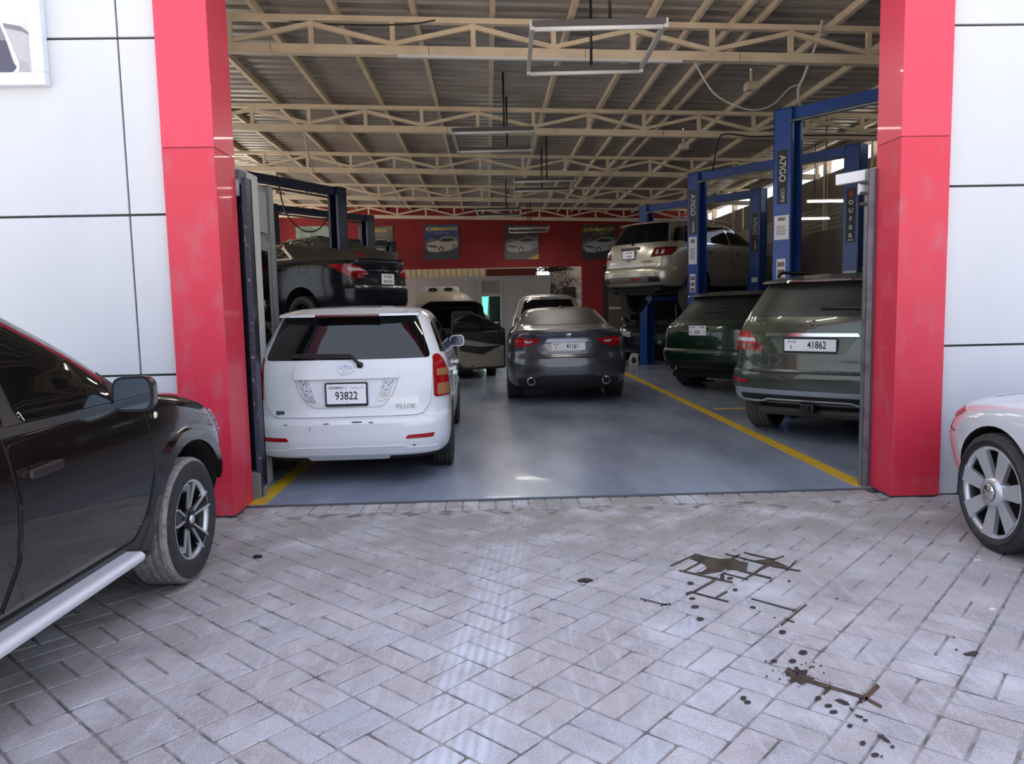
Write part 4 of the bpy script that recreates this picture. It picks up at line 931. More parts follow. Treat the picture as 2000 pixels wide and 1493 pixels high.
# --- dark sedan up on the left lift
def lifted_sedan():
    z = 1.18
    t = thing('sedan', 'dark navy sedan raised on the left lift, dust on its roof and boot', 'car', (-2.0, 12.55, z), math.radians(60))
    sh = Shell([(.22, .16, 4.65, .78), (.32, .05, 4.78, .87), (.48, .0, 4.8, .905), (.64, .0, 4.8, .91), (.70, .03, 4.79, .91), (.85, .055, 4.7, .905), (.95, .06, 4.3, .895), (1.05, .05, 3.8, .87), (1.10, .06, 3.6, .845), (1.125, .16, 3.52, .83), (1.15, .48, 3.4, .80), (1.18, .66, 3.3, .765),
                (1.25, .86, 3.15, .715), (1.35, 1.2, 2.9, .655), (1.42, 1.52, 2.65, .59), (1.455, 1.85, 2.4, .44), (1.47, 2.1, 2.25, .2)], dr=.75, nr=3.0)
    sh.body(t, BLACK_PAINT, [(1.06, .325, .37), (3.835, .325, .37)], .69)
    wheels(t, 2.775, 1.06, .90, .325, .215, .21, face=DARK_ALLOY, droop=.10)
    lid = rpoly([(-.62, 1.09), (-.56, .80), (-.48, .745), (.48, .745), (.56, .80), (.62, 1.09)], .04)
    g = sh.patch(t, 'boot_lid', 'rear', lid, BLACK_PAINT, .005, .01, .05)
    sh.seam(t, 'rear', lid, .008, .002, closed=True)
    MB().add(*(lambda V: (V, [(0, 1, 3, 2), (2, 3, 5, 4), (4, 5, 1, 0), (0, 2, 4), (1, 5, 3)]))([Vector((x, y, zz)) for (y, zz) in ((.10, 1.105), (.06, 1.128), (.22, 1.128)) for x in (-.52, .52)])).build('boot_spoiler', BLACK_PAINT, t, .008)
    sh.patch(g, 'chrome_strip', 'rear', rpoly([(-.36, .93), (.36, .93), (.36, .95), (-.36, .95)], .005), CHROME, .016, .012, .06)
    emblem_ellipses(g, sh.frame('rear', 0, .965, .014), .06, .045)
    plate(t, sh.frame('rear', .04, .80, .016, upright=True), .32, .17, [('SS! 66663', .066, 0, .04, .8), ('09\u00b7SC8\u00b750', .066, 0, -.04, .8)])
    text('CAVRY', .038, CHROME, g, sh.frame('rear', -.46, .88, .010), 'badge', sx=1.1)
    text('HYBLE', .034, CHROME, g, sh.frame('rear', .46, 1.0, .010), 'badge', sx=1.1)
    for q in (-1, 1):
        l = sh.patch(t, 'tail_light', 'rear', both([(.40, .905), (.56, .80), (.66, .80), (.90, .93), (1.08, 1.03), (.80, 1.04), (.55, 1.0)], q, .02), RED_LENS, .010, .02, .04)
        sh.patch(l, 'reverse_light', 'rear', both([(.42, .915), (.56, .93), (.72, .915), (.76, .985), (.56, .975)], q, .015), CLEAR_LENS, .013, .006, .04)
        sh.patch(l, 'lamp_segment', 'rear', both([(.56, .82), (.65, .815), (.74, .88), (.60, .90)], q, .01), DARK_RED_LENS, .014, .006, .04)
        w1 = [(1.40, 1.17), (2.30, 1.14), (2.25, 1.40), (1.80, 1.40)]; w2 = [(2.36, 1.14), (3.25, 1.12), (2.75, 1.36), (2.30, 1.40)]
        fr = [(1.30, 1.155), (3.35, 1.105), (2.78, 1.385), (2.3, 1.425), (1.76, 1.425)]
        sh.patch(t, 'window_trim', 'side', rpoly(fr, .05), CHROME, .003, .01, .06, q)
        side_glass(sh, t, [w1, w2], (q,), off=.008)
        sh.seam(t, 'side', [(1.42, 1.13), (1.36, .95), (1.52, .62), (1.60, .42), (2.3, .40), (2.34, 1.11)], sg=q)
        handle(t, sh, 1.62, .99, q, BLACK_PAINT, .2)
        mirror(t, sh.side(3.05, 1.1, q), .12, q, BLACK_PAINT)
    fd_ = rpoly([(.92, .90), (1.10, .90), (1.10, 1.06), (.92, 1.06)], .03)
    sh.seam(t, 'side', fd_, .006, .0015, sg=-1, closed=True)
    sh.patch(t, 'rear_window', 'rear', rpoly([(-.62, 1.19), (.62, 1.19), (.54, 1.405), (-.54, 1.405)], .06), P('brown_dusty_glass', (58, 52, 46), .45, var=(2, (44, 40, 37), .4, .7)), .004, .01, .05)
    MB().bb((-.7, .3, .16), (.7, 4.5, .23)).build('underbody', UNDER, t)
    return t

# --- champagne SUV up on the right lift
def lifted_suv():
    t = thing('sport_utility_car', 'champagne silver SUV raised on the right lift, wide chrome tailgate strip', 'car', (2.48, 16.2, 1.46), math.radians(-52))
    sh = Shell([(.36, .26, 4.9, .88), (.43, .07, 5.05, .965), (.56, .0, 5.1, .995), (.70, .0, 5.1, 1.0), (.75, .02, 5.1, 1.0), (.78, .055, 5.1, 1.0), (.95, .075, 5.0, .995), (1.05, .09, 4.6, .988), (1.14, .11, 4.1, .972), (1.24, .15, 3.8, .935), (1.33, .20, 3.6, .895),
                (1.5, .3, 3.3, .83), (1.65, .39, 3.0, .765), (1.73, .46, 2.8, .70), (1.77, .62, 2.55, .6), (1.80, 1.0, 2.2, .4), (1.81, 1.2, 2.0, .2)], dr=.7, nr=3.0)
    sh.body(t, CHAMPAGNE, [(1.12, .38, .43), (4.14, .38, .43)], .765)
    wheels(t, 3.02, 1.12, .99, .375, .255, .24, tread=P('brown_tyre_rubber', (84, 78, 72), .85), steer=0, droop=.20)
    gate = rpoly([(-.80, 1.33), (-.84, 1.2), (-.80, .82), (-.72, .785), (.72, .785), (.80, .82), (.84, 1.2), (.80, 1.33), (.66, 1.73), (-.66, 1.73)], .04)
    g = sh.patch(t, 'tailgate', 'rear', gate, CHAMPAGNE, .006, .012, .06); sh.seam(t, 'rear', gate, .008, .002, closed=True)
    sh.patch(g, 'rear_window', 'rear', rpoly([(-.85, 1.30), (.85, 1.30), (.68, 1.70), (-.68, 1.70)], .05), GLASS, .011, .012, .06)
    sh.patch(g, 'chrome_strip', 'rear', rpoly([(-.68, .80), (.68, .80), (.70, .86), (-.70, .86)], .01), P('strip_silver', (205, 203, 196), .25, .8), .03, .024, .06)
    sh.patch(g, 'plate_recess', 'rear', rpoly([(-.40, 1.20), (-.33, .98), (-.02, .98), (.07, 1.20)] if False else [(-.27, 1.19), (-.20, .96), (.20, .96), (.27, 1.19)], .04), P('champagne_niche', (150, 145, 133), .4, .5), .0095, .006, .05)
    sh.patch(g, 'plate_light_bar', 'rear', rpoly([(-.27, 1.165), (.27, 1.165), (.26, 1.21), (-.26, 1.21)], .01), RUST_METAL, .03, .02, .05)
    plate(t, sh.frame('rear', 0, 1.065, .02, upright=True), .33, .165, [('1NC1263', .066, 0, .038, .8), ('J11004X', .066, 0, -.038, .8)], BLACK)
    text('CMC', .05, BLACK, g, sh.frame('rear', 0, .93, .012), 'badge', sx=1.2)
    text('AMSTERA', .05, BLACK, g, sh.frame('rear', .48, .90, .012), 'badge', sx=1.2)
    text('ACAPIA', .05, CHROME, g, sh.frame('rear', -.50, .90, .012), 'badge', sx=1.2)
    for q in (-1, 1):
        l = sh.patch(t, 'tail_light', 'rear', both([(.56, .985), (.98, 1.02), (1.08, 1.09), (1.10, 1.19), (.62, 1.175)], q, .03), DARK_RED_LENS, .012, .02, .05)
        for (a, b) in ((.66, .72), (.77, .84), (.88, .96)): sh.patch(l, 'lamp_segment', 'rear', both([(a, 1.045), (b, 1.05), (b, 1.14), (a+.02, 1.135)], q, .015), CLEAR_LENS if a < .85 else RED_LENS, .015, .006, .05)
        MB().tube([(q*.62, .8, 1.77), (q*.63, 1.0, 1.83), (q*.64, 2.5, 1.82), (q*.62, 2.8, 1.74)], .02, 8).build('roof_rail', SILVER, t)
        fr = [(.42, 1.29), (3.75, 1.24), (2.95, 1.62), (2.3, 1.69), (1.0, 1.68), (.6, 1.60)]
        sh.patch(t, 'window_trim', 'side', rpoly(fr, .06), CHROME, .003, .01, .07, q)
        side_glass(sh, t, [[(.48, 1.32), (1.22, 1.31), (1.22, 1.66), (.95, 1.65), (.66, 1.58)], [(1.28, 1.31), (2.28, 1.29), (2.25, 1.665), (1.28, 1.66)], [(2.36, 1.29), (3.6, 1.26), (2.92, 1.60), (2.32, 1.66)]], (q,), off=.008)
        sh.seam(t, 'side', [(1.25, 1.27), (1.35, .95), (1.62, .55), (2.3, .50), (2.32, 1.27)], sg=q)
        sh.seam(t, 'side', [(2.33, .50), (3.55, .50), (3.62, 1.22)], sg=q)
        for y in (1.5, 2.5): handle(t, sh, y, 1.09, q, CHROME, .2)
        mirror(t, sh.side(3.35, 1.28, q), .15, q, CHAMPAGNE, .24, .18)
    sh.patch(t, 'bumper_inset', 'rear', rpoly([(-.80, .47), (.80, .47), (.80, .60), (-.80, .60)], .03), P('inset_grey', (120, 116, 108), .4, .5), .006, .012, .06)
    for q in (-1, 1): sh.patch(t, 'bumper_vent', 'rear', both([(.55, .49), (.80, .49), (.80, .58), (.55, .58)], q, .01), BLACK, .010, .01, .06)
    sh.patch(t, 'fog_light', 'rear', rpoly([(.10, .53), (.36, .53), (.36, .555), (.10, .555)], .008), RED_LENS, .012, .01, .06)
    so = MB(); n = 10; vs = []
    for i in range(n+1):
        x = -.68+1.36*i/n; y = sh.rear(x, 1.72).y; vs += [Vector((x, y-.14, 1.71)), Vector((x, y-.13, 1.735)), Vector((x, y+.2, 1.79-.02*abs(x/.68)**2)), Vector((x, y+.05, 1.70))]
    fs = [(i*4+k, (i+1)*4+k, (i+1)*4+(k+1) % 4, i*4+(k+1) % 4) for i in range(n) for k in range(4)] + [(0, 1, 2, 3), (n*4, n*4+3, n*4+2, n*4+1)]
    s1 = MB().add(vs, fs, False).build('roof_spoiler', CHAMPAGNE, t); y0 = sh.rear(0, 1.72).y; bb('brake_light', (-.2, y0-.143, 1.715), (.2, y0-.1, 1.73), RED_LENS, s1)
    a1 = sh.pt('rear', -.02, 1.31, .04)[0]; b1 = sh.pt('rear', .05, 1.26, .035)[0]; MB().bar(a1, b1, .04, .03).build('wiper_pivot', BLACK, t, .006)
    MB().bb((-.75, .2, .30), (.75, 4.8, .37)).build('underbody', UNDER, t)
    MB().tube([(-.85, 1.12, .36), (.85, 1.12, .36)], .06, 10).build('rear_axle', RUST_METAL, t)
    MB().bb((-.35, .35, .22), (.45, .7, .36)).build('silencer', RUST_METAL, t, .05)
    MB().tube([(.3, .6, .28), (.5, 1.5, .24), (.3, 3.2, .26)], .035, 8).build('exhaust_pipe', RUST_METAL, t)
    for q in (-1, 1): MB().bar((q*.25, .9, .3), (q*.8, 1.15, .33), .08, .05).build('control_arm', RUST_METAL, t)
    return t

# --- green SUV in the second bay
def green_suv():
    t = thing('sport_utility_car', 'dark green SUV with winged emblem and white plate behind the olive SUV', 'car', (3.03, 12.33, 0), math.radians(-48))
    sh = Shell([(.36, .26, 4.9, .86), (.44, .08, 5.05, .96), (.56, .01, 5.12, .99), (.66, .0, 5.14, .998), (.70, .02, 5.14, .998), (.73, .06, 5.12, .998), (.90, .07, 4.95, .99), (1.02, .08, 4.5, .975), (1.10, .11, 4.0, .95), (1.16, .18, 3.75, .91),
                (1.3, .34, 3.4, .83), (1.45, .48, 3.1, .755), (1.56, .57, 2.85, .69), (1.62, .66, 2.65, .61), (1.66, .95, 2.35, .44), (1.68, 1.3, 2.0, .2)], dr=.75, nr=2.8)
    sh.body(t, GREEN_PAINT, [(1.06, .385, .43), (4.05, .385, .43)], .715)
    wheels(t, 2.99, 1.06, .985, .38, .285, .27, face=CHROME)
    gate = rpoly([(-.76, 1.16), (-.78, 1.05), (-.76, .76), (-.66, .735), (.66, .735), (.76, .76), (.78, 1.05), (.76, 1.16), (.62, 1.60), (-.62, 1.60)], .04)
    g = sh.patch(t, 'tailgate', 'rear', gate, GREEN_PAINT, .006, .012, .06); sh.seam(t, 'rear', gate, .008, .002, closed=True)
    sh.patch(g, 'rear_window', 'rear', rpoly([(-.73, 1.20), (.73, 1.20), (.62, 1.58), (-.62, 1.58)], .05), DUSTY_GLASS, .011, .012, .06)
    sh.seam(g, 'rear', [(-.78, 1.115), (0, 1.12), (.78, 1.115)], .010, .0075)
    sh.patch(g, 'plate_recess', 'rear', rpoly([(-.50, 1.10), (-.47, .93), (.47, .93), (.50, 1.10)], .03), GREEN_PAINT, .0095, .006, .06)
    plate(t, sh.frame('rear', -.04, 1.03, .018, upright=True), .33, .16, [('8555', .078, 0, -.032, .72), ('KU', .036, -.115, -.032, .9), ('AC', .036, .125, -.032, .9), ('RAINE', .034, -.09, .048, 1), ('VSMG', .038, .095, .048, 1)])
    mb = MB(); M = sh.frame('rear', 0, 1.155, .014); ring2d(mb, .02, .024, .008, .008, M)
    for q in (-1, 1): mb.prism(ccw([(q*.018, .008), (q*.10, .014), (q*.06, -.004), (q*.018, -.010)]), .008, M)
    mb.prism([(-.006, .024), (.006, .024), (.006, .045), (-.006, .045)], .008, M); mb.build('emblem', CHROME, g)
    sh.patch(g, 'handle_recess', 'rear', rpoly([(-.14, .79), (.14, .79), (.14, .85), (-.14, .85)], .02), BLACK, .009, .006, .05)
    sh.patch(g, 'tailgate_handle', 'rear', rpoly([(-.09, .805), (.09, .805), (.09, .835), (-.09, .835)], .01), P('handle_green', (60, 74, 64), .3, .4), .013, .006, .05)
    sh.seam(t, 'rear', [(-.95, .70), (0, .71), (.95, .70)], .016, .004, P('green_highlight', (80, 94, 82), .3, .4), name='bumper_highlight')  # paler strip paints the glint along the bumper's upper edge
    a1 = sh.pt('rear', -.08, 1.305, .03)[0]; b1 = sh.pt('rear', .34, 1.33, .03)[0]; MB().bar(a1, b1, .02, .03).build('wiper_arm', BLACK, t, .006)
    for q in (-1, 1):
        sh.patch(t, 'tail_light', 'rear', both([(.82, .90), (.95, .90), (1.0, 1.0), (.96, 1.10), (.84, 1.09)], q, .04), P('smoked_lens', (120, 118, 112), .15, coat=.8), .010, .015, .04)
        exhaust(t, q*.62, sh.rear(q*.62, .42).y+.0, .40, .055)
        side_glass(sh, t, [[(.62, 1.2), (1.2, 1.19), (1.2, 1.52), (.85, 1.50)], [(1.26, 1.19), (2.3, 1.17), (2.25, 1.56), (1.26, 1.55)], [(2.36, 1.17), (3.55, 1.13), (2.85, 1.5), (2.3, 1.56)]], (q,))
        sh.seam(t, 'side', [(1.23, 1.15), (1.35, .85), (1.56, .5), (2.3, .48), (2.33, 1.13)], sg=q)
        mirror(t, sh.side(3.35, 1.15, q), .14, q, GREEN_PAINT, .24, .17)
    sh.patch(t, 'rear_diffuser', 'rear', rpoly([(-.88, .39), (.88, .39), (.86, .52), (-.86, .52)], .03), UNDER, .006, .014, .06)
    so = MB(); n = 10; vs = []
    for i in range(n+1):
        x = -.66+1.32*i/n; y = sh.rear(x, 1.58).y; vs += [Vector((x, y-.15, 1.59)), Vector((x, y-.14, 1.605)), Vector((x, y+.2, 1.665-.02*abs(x/.66)**2)), Vector((x, y+.05, 1.57))]
    fs = [(i*4+k, (i+1)*4+k, (i+1)*4+(k+1) % 4, i*4+(k+1) % 4) for i in range(n) for k in range(4)] + [(0, 1, 2, 3), (n*4, n*4+3, n*4+2, n*4+1)]
    MB().add(vs, fs, False).build('roof_spoiler', GREEN_PAINT, t)
    MB().bb((-.7, .3, .24), (.7, 4.8, .37)).build('underbody', UNDER, t)
    return t

# --- cars further back
SEDAN_ROWS = [(.22, .16, 4.55, .78), (.32, .05, 4.66, .87), (.5, .0, 4.7, .90), (.68, .02, 4.7, .905), (.85, .05, 4.58, .90), (.95, .06, 4.2, .89), (1.02, .07, 3.7, .87), (1.06, .2, 3.5, .845), (1.10, .55, 3.35, .80), (1.2, .82, 3.1, .72), (1.33, 1.25, 2.85, .645), (1.40, 1.6, 2.6, .56), (1.43, 1.95, 2.35, .4), (1.44, 2.1, 2.25, .2)]
def plain_sedan(label, loc, rz, paint, hood=0):
    t = thing('sedan', label, 'car', loc, rz)
    sh = Shell(SEDAN_ROWS, dr=.75, nr=2.9)
    sh.body(t, paint, [(1.0, .31, .36), (3.7, .31, .36)])
    wheels(t, 2.7, 1.0, .90, .31, .205, .2, droop=.08 if loc[2] > 1 else 0)
    for q in (-1, 1):
        sh.patch(t, 'window_trim', 'side', rpoly([(1.28, 1.10), (3.3, 1.07), (2.72, 1.35), (2.2, 1.39), (1.70, 1.38)], .05), CHROME, .003, .01, .08, q)
        side_glass(sh, t, [[(1.40, 1.12), (2.25, 1.10), (2.2, 1.36), (1.74, 1.36)], [(2.31, 1.10), (3.15, 1.09), (2.68, 1.32), (2.26, 1.36)]], (q,), off=.008)
        sh.patch(t, 'tail_light', 'rear', both([(.55, .82), (.95, .86), (.98, .98), (.58, .96)], q), RED_LENS, .008, .015, .06)
        sh.patch(t, 'headlight', 'front', both([(.48, .64), (.90, .68), (.95, .82), (.55, .76)], q), CLEAR_LENS, .008, .015, .06)
        mirror(t, sh.side(2.95, 1.08, q), .12, q, paint)
    sh.patch(t, 'grille', 'front', rpoly([(-.40, .55), (.40, .55), (.44, .74), (-.44, .74)], .03), P('grille_grey', (60, 62, 66), .4, .6), .008, .015, .06)
    sh.patch(t, 'bumper_intake', 'front', rpoly([(-.5, .35), (.5, .35), (.55, .46), (-.55, .46)], .03), BLACK, .006, .01, .06)
    sh.patch(t, 'windscreen', 'front', rpoly([(-.70, 1.12), (.70, 1.12), (.55, 1.36), (-.55, 1.36)], .05), GLASS, .005, .01, .06)
    sh.patch(t, 'rear_window', 'rear', rpoly([(-.62, 1.12), (.62, 1.12), (.52, 1.36), (-.52, 1.36)], .05), DUSTY_GLASS, .005, .01, .06)
    if hood:
        bay = bb('engine_bay', (-.66, 3.40, .86), (.66, 4.30, .955), UNDER, t, .02)
        rr = random.Random(5)
        for i in range(14):
            x, y = rr.uniform(-.55, .55), rr.uniform(3.5, 4.2); bb('engine_part', (x-.09, y-.08, .93), (x+.09, y+.08, .96+rr.uniform(.02, .12)), P('engine_grey', (54, 52, 50), .5, .5) if i % 3 else RUST_METAL, bay, .015)
        h = node('raised_bonnet', t, (0, 3.34, 1.03), (math.radians(hood), 0, 0))
        MB().prism(rpoly([(-.70, 0), (.70, 0), (.66, .85), (.5, 1.0), (-.5, 1.0), (-.66, .85)], .08), .03).build('bonnet_skin', paint, h, .01)
        MB().prism(rpoly([(-.58, .08), (.58, .08), (.54, .8), (-.54, .8)], .08), .012, Matrix.Translation((0, 0, -.013))).build('bonnet_lining', BLACK, h)
        MB().tube([(-.6, 3.9, .95), (-.55, 3.62, 1.5)], .01, 6).build('bonnet_stay', SILVER, t)
    return t
def tall_car(name, label, loc, rz, paint, rows, cat='car', wz=(1.25, 1.66), roofbox=False, glass=None):
    t = thing(name, label, cat, loc, rz)
    sh = Shell(rows, dr=.6, nr=3.2)
    L = rows[3][2]
    sh.body(t, paint, [(.95, .34, .39), (L-.95, .34, .39)]); wheels(t, L-1.9, .95, rows[3][3], .34, .225, .22)
    W = sh.fw(wz[0]); W2 = sh.fw(wz[1])
    g = sh.patch(t, 'rear_window', 'rear', rpoly([(-W*.85, wz[0]), (W*.85, wz[0]), (W2*.85, wz[1]), (-W2*.85, wz[1])], .06), glass or GLASS, .006, .012, .06)
    for q in (-1, 1):
        sh.patch(t, 'tail_light', 'rear', both([(.70, .95), (.98, .96), (.97, 1.2), (.74, 1.18)], q), RED_LENS, .008, .015, .06)
        side_glass(sh, t, [[(.7, wz[0]), (L*.42, wz[0]-.02), (L*.41, wz[1]), (.85, wz[1]-.03)], [(L*.44, wz[0]-.02), (L*.66, wz[0]-.03), (L*.56, wz[1]-.06), (L*.43, wz[1])]], (q,))
    y0 = sh.rear(0, wz[1]+.05).y
    bb('brake_light', (-.22, y0-.03, wz[1]+.045), (.22, y0+.03, wz[1]+.075), DARK_RED_LENS, t, .004)
    if roofbox:
        zt = rows[-1][0]; r = bb('roof_air_conditioner', (-.48, .9, zt-.03), (.48, 1.7, zt+.13), P('cream_housing', (200, 194, 180), .5), t, .03)
        for q in (-.22, .22): MB().lathe([(0, .13), (-.02, .13), (-.02, .11), (.01, .001)], 20, Matrix.Translation((q, .895, zt+.05)) @ Matrix.Rotation(PI/2, 4, 'Z') @ Matrix.Diagonal((1, 1, .42, 1))).build('fan_vent', UNDER, r)
    return t
MPV_ROWS = [(.28, .16, 4.4, .82), (.38, .05, 4.55, .90), (.55, .0, 4.6, .92), (.8, .02, 4.6, .925), (1.0, .06, 4.3, .92), (1.12, .1, 3.9, .90), (1.25, .16, 3.6, .87), (1.5, .3, 3.2, .80), (1.66, .42, 2.9, .73), (1.74, .55, 2.6, .64), (1.79, .85, 2.2, .45), (1.81, 1.2, 1.8, .2)]
VAN_ROWS = [(.28, .12, 4.6, .80), (.38, .04, 4.75, .86), (.55, .0, 4.8, .87), (.9, .02, 4.75, .87), (1.2, .06, 4.5, .86), (1.5, .12, 4.2, .82), (1.75, .2, 4.0, .75), (1.88, .3, 3.8, .66), (1.95, .5, 3.5, .5), (1.98, .9, 3.1, .3)]
white_wagon(); grey_sedan(); olive_suv(); brown_suv(); white_coupe(); lifted_sedan(); lifted_suv(); green_suv()
plain_sedan('dusty grey sedan raised on the second left lift, mostly behind the navy sedan', (-2.72, 17.0, 1.75), math.radians(60), P('dusty_grey_paint', (62, 58, 54), .6, dust=((92, 84, 76), .8)))
plain_sedan('black sedan with open bonnet parked left of the middle lane, nose to the entrance', (-1.25, 20.3, 0), math.radians(180), DARK_PAINT, 36)
plain_sedan('dark grey sedan with raised bonnet beside the farthest right lift post', (5.0, 23.9, 0), math.radians(162), P('charcoal_paint', (40, 46, 52), .25, .4, coat=1), 58)
tall_car('people_carrier', 'silver grey people carrier standing directly in front of the dark grey sedan', (.98, 19.3, 0), 0, LIGHT_GREY, MPV_ROWS, glass=DARK_RED_LENS if False else GLASS)
tall_car('van', 'beige van with an air conditioning unit on its roof', (-1.98, 20.9, 0), 0, BEIGE_PAINT, VAN_ROWS, 'van', (1.28, 1.62), True, P('beige_van_panel', (150, 138, 122), .5))
# ---------------------------------------------------------------- two-post lifts
BLUE = P('lift_blue', (26, 72, 148), .38, coat=.3, var=(2, (22, 60, 128), .4, .7)); BLUE_DARK = P('lift_navy', (30, 44, 74), .42, var=(2, (24, 36, 62), .4, .7))
STICK = P('sticker_black', (24, 24, 27), .45); STW = P('sticker_white', (214, 214, 216), .5); STT = P('sticker_lettering', (222, 222, 218), .5); STR = P('sticker_red', (176, 34, 34), .5); STG = P('sticker_grey_print', (120, 112, 110), .6)
def vtext(o, s, size, M, sx=1, mat=None): text(s, size, mat or STT, o, M @ Matrix.Rotation(-PI/2, 4, 'Z'), sx=sx, extrude=.0005)
def lift(label, pa, pb, H, paint, raised=None, stickers=()):
    """pa is the post nearer the lane; local x runs from pa to pb"""
    A, B = Vector((*pa, 0)), Vector((*pb, 0)); d = B-A; L = d.length
    t = thing('vehicle_lift', label, 'lift', A, math.atan2(d.y, d.x))
    posts = []
    for (x, sg) in ((0, 1), (L, -1)):
        mb = MB(); mb.bb((x-sg*.125, -.13, .0), (x-sg*.110, .13, H))
        for y in (-1, 1): mb.bb((x-sg*.125, y*.118-.012, 0), (x+sg*.125, y*.118+.012, H)).bb((x+sg*.113, y*.118-.012, 0), (x+sg*.125, y*.075, H))
        mb.bb((x-sg*.125, -.13, H-.02), (x+sg*.125, .13, H))
        p = mb.build('post', paint, t); posts.append(p)
        bb('base_plate', (x-.22, -.25, .0105), (x+.22, .25, .03), paint, p)
        MB().tube([(x-sg*.02, .02, .05), (x-sg*.02, .02, H-.1)], .012, 6).build('lift_cable', GALV, p)
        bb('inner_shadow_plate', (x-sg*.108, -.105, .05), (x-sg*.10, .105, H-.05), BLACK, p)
        if raised:
            c = bb('carriage', (x+sg*.02, -.11, raised-.1), (x+sg*.20, .11, raised+.5), paint, t, .01)
            MB().tube([(x, -.03, .3), (x, -.03, raised-.1)], .022, 8).build('hydraulic_ram', SILVER, p)
            for q in (-1, 1): MB().bar((x+sg*.16, 0, raised+.0), (x+sg*(L*.5-.62), q*1.0, raised+.02), .12, .10).build('lift_arm', paint, c)
    MB().bb((-.12, -.08, H-.15), (L+.12, .08, H-.01)).build('cross_beam', paint, t)
    MB().tube([(.1, -.14, H-.18), (L-.1, -.14, H-.18)], .02, 6).build('shut_off_bar', GALV, t)
    for (post, face, zc, wd, h, kind) in stickers:
        x = 0 if post == 0 else L
        if face == '-y': M = Matrix(((1, 0, 0, x), (0, 0, -1, -.131), (0, 1, 0, zc), (0, 0, 0, 1)))
        if face == '-x': M = Matrix(((0, 0, -1, x-.126), (-1, 0, 0, 0), (0, 1, 0, zc), (0, 0, 0, 1)))
        bgm = {'brand': STICK, 'stack': STICK, 'small': STW}.get(kind, STW)
        s = MB().prism([(-wd/2, -h/2), (wd/2, -h/2), (wd/2, h/2), (-wd/2, h/2)], .002, M).build('sticker', bgm, posts[post]); M2 = M @ Matrix.Translation((0, 0, .0022))
        if kind == 'brand': vtext(s, 'A7IGO', wd*.92, M2 @ Matrix.Translation((0, h*.16, 0)), .9); vtext(s, 'COPZ', wd*.5, M2 @ Matrix.Translation((wd*.06, -h*.34, 0)), .95)
        elif kind == 'stack':
            for i, ch in enumerate('OUFBR'): text(ch, wd*.62, STT, s, M2 @ Matrix.Translation((0, h*(.24-.155*i), 0)), extrude=.0005, bold=.003)
            MB().bb((-wd*.22, h*.34, 0), (wd*.22, h*.46, .001)).build('sticker_emblem', STR, s).matrix_local = M2
            MB().bb((-wd*.3, -h*.47, 0), (wd*.3, -h*.45, .001)).build('sticker_line', STT, s).matrix_local = M2
        elif kind == 'notice':
            mb = MB(); rr = random.Random(9)
            for k in range(7): mb.bb((-wd*.38+rr.uniform(0, .02), h*(.05-.06*k), 0), (wd*.38-rr.uniform(0, .04), h*(.075-.06*k), .001))
            mb.bb((-wd*.25, h*.28, 0), (wd*.25, h*.42, .001)); o = mb.build('printed_lines', STG, s); o.matrix_local = M2
        elif kind == 'photo':
            mb = MB()
            for k in range(3): mb.bb((-wd*.4, h*(.38-.32*k), 0), (wd*.4, h*(.16-.32*k), .001))
            o = mb.build('printed_patches', P('sticker_print', (150, 120, 108), .6, var=(60, (90, 86, 88), .4, .6)), s); o.matrix_local = M2
    return t
HL = 3.86
lift('nearest blue two-post lift on the right, its post beside the olive SUV', (3.53, 9.75), (5.48, 7.45), HL, BLUE, None, ((0, '-y', 3.02, .135, .66, 'brand'), (0, '-y', 2.40, .20, .30, 'notice'), (0, '-y', 1.86, .12, .30, 'photo')))
lift('blue two-post lift behind the green SUV, stickers down its left post', (3.50, 14.28), (5.40, 12.0), HL, BLUE, None, ((0, '-y', 3.15, .16, .80, 'brand'), (0, '-y', 2.45, .18, .5, 'notice'), (0, '-y', 1.85, .12, .34, 'photo'), (1, '-y', 2.78, .15, .82, 'stack'), (1, '-y', 1.88, .20, .10, 'small')))
lift('blue two-post lift carrying the champagne SUV', (3.36, 18.75), (5.31, 16.35), HL, BLUE, 1.60, ((1, '-y', 2.95, .15, .8, 'brand'), (1, '-y', 1.95, .14, .10, 'small')))
lift('navy two-post lift carrying the dusty navy sedan', (-3.32, 15.0), (-4.75, 12.45), HL, BLUE_DARK, 1.30, ())
lift('navy two-post lift carrying the dusty grey sedan, second on the left', (-3.56, 19.4), (-5.25, 17.0), HL, BLUE_DARK, 1.85, ((0, '-y', 2.9, .14, .7, 'brand'),))
lift('navy two-post lift nearest the red back wall, left side', (-3.75, 24.3), (-5.45, 21.9), 3.62, BLUE_DARK, None, ())
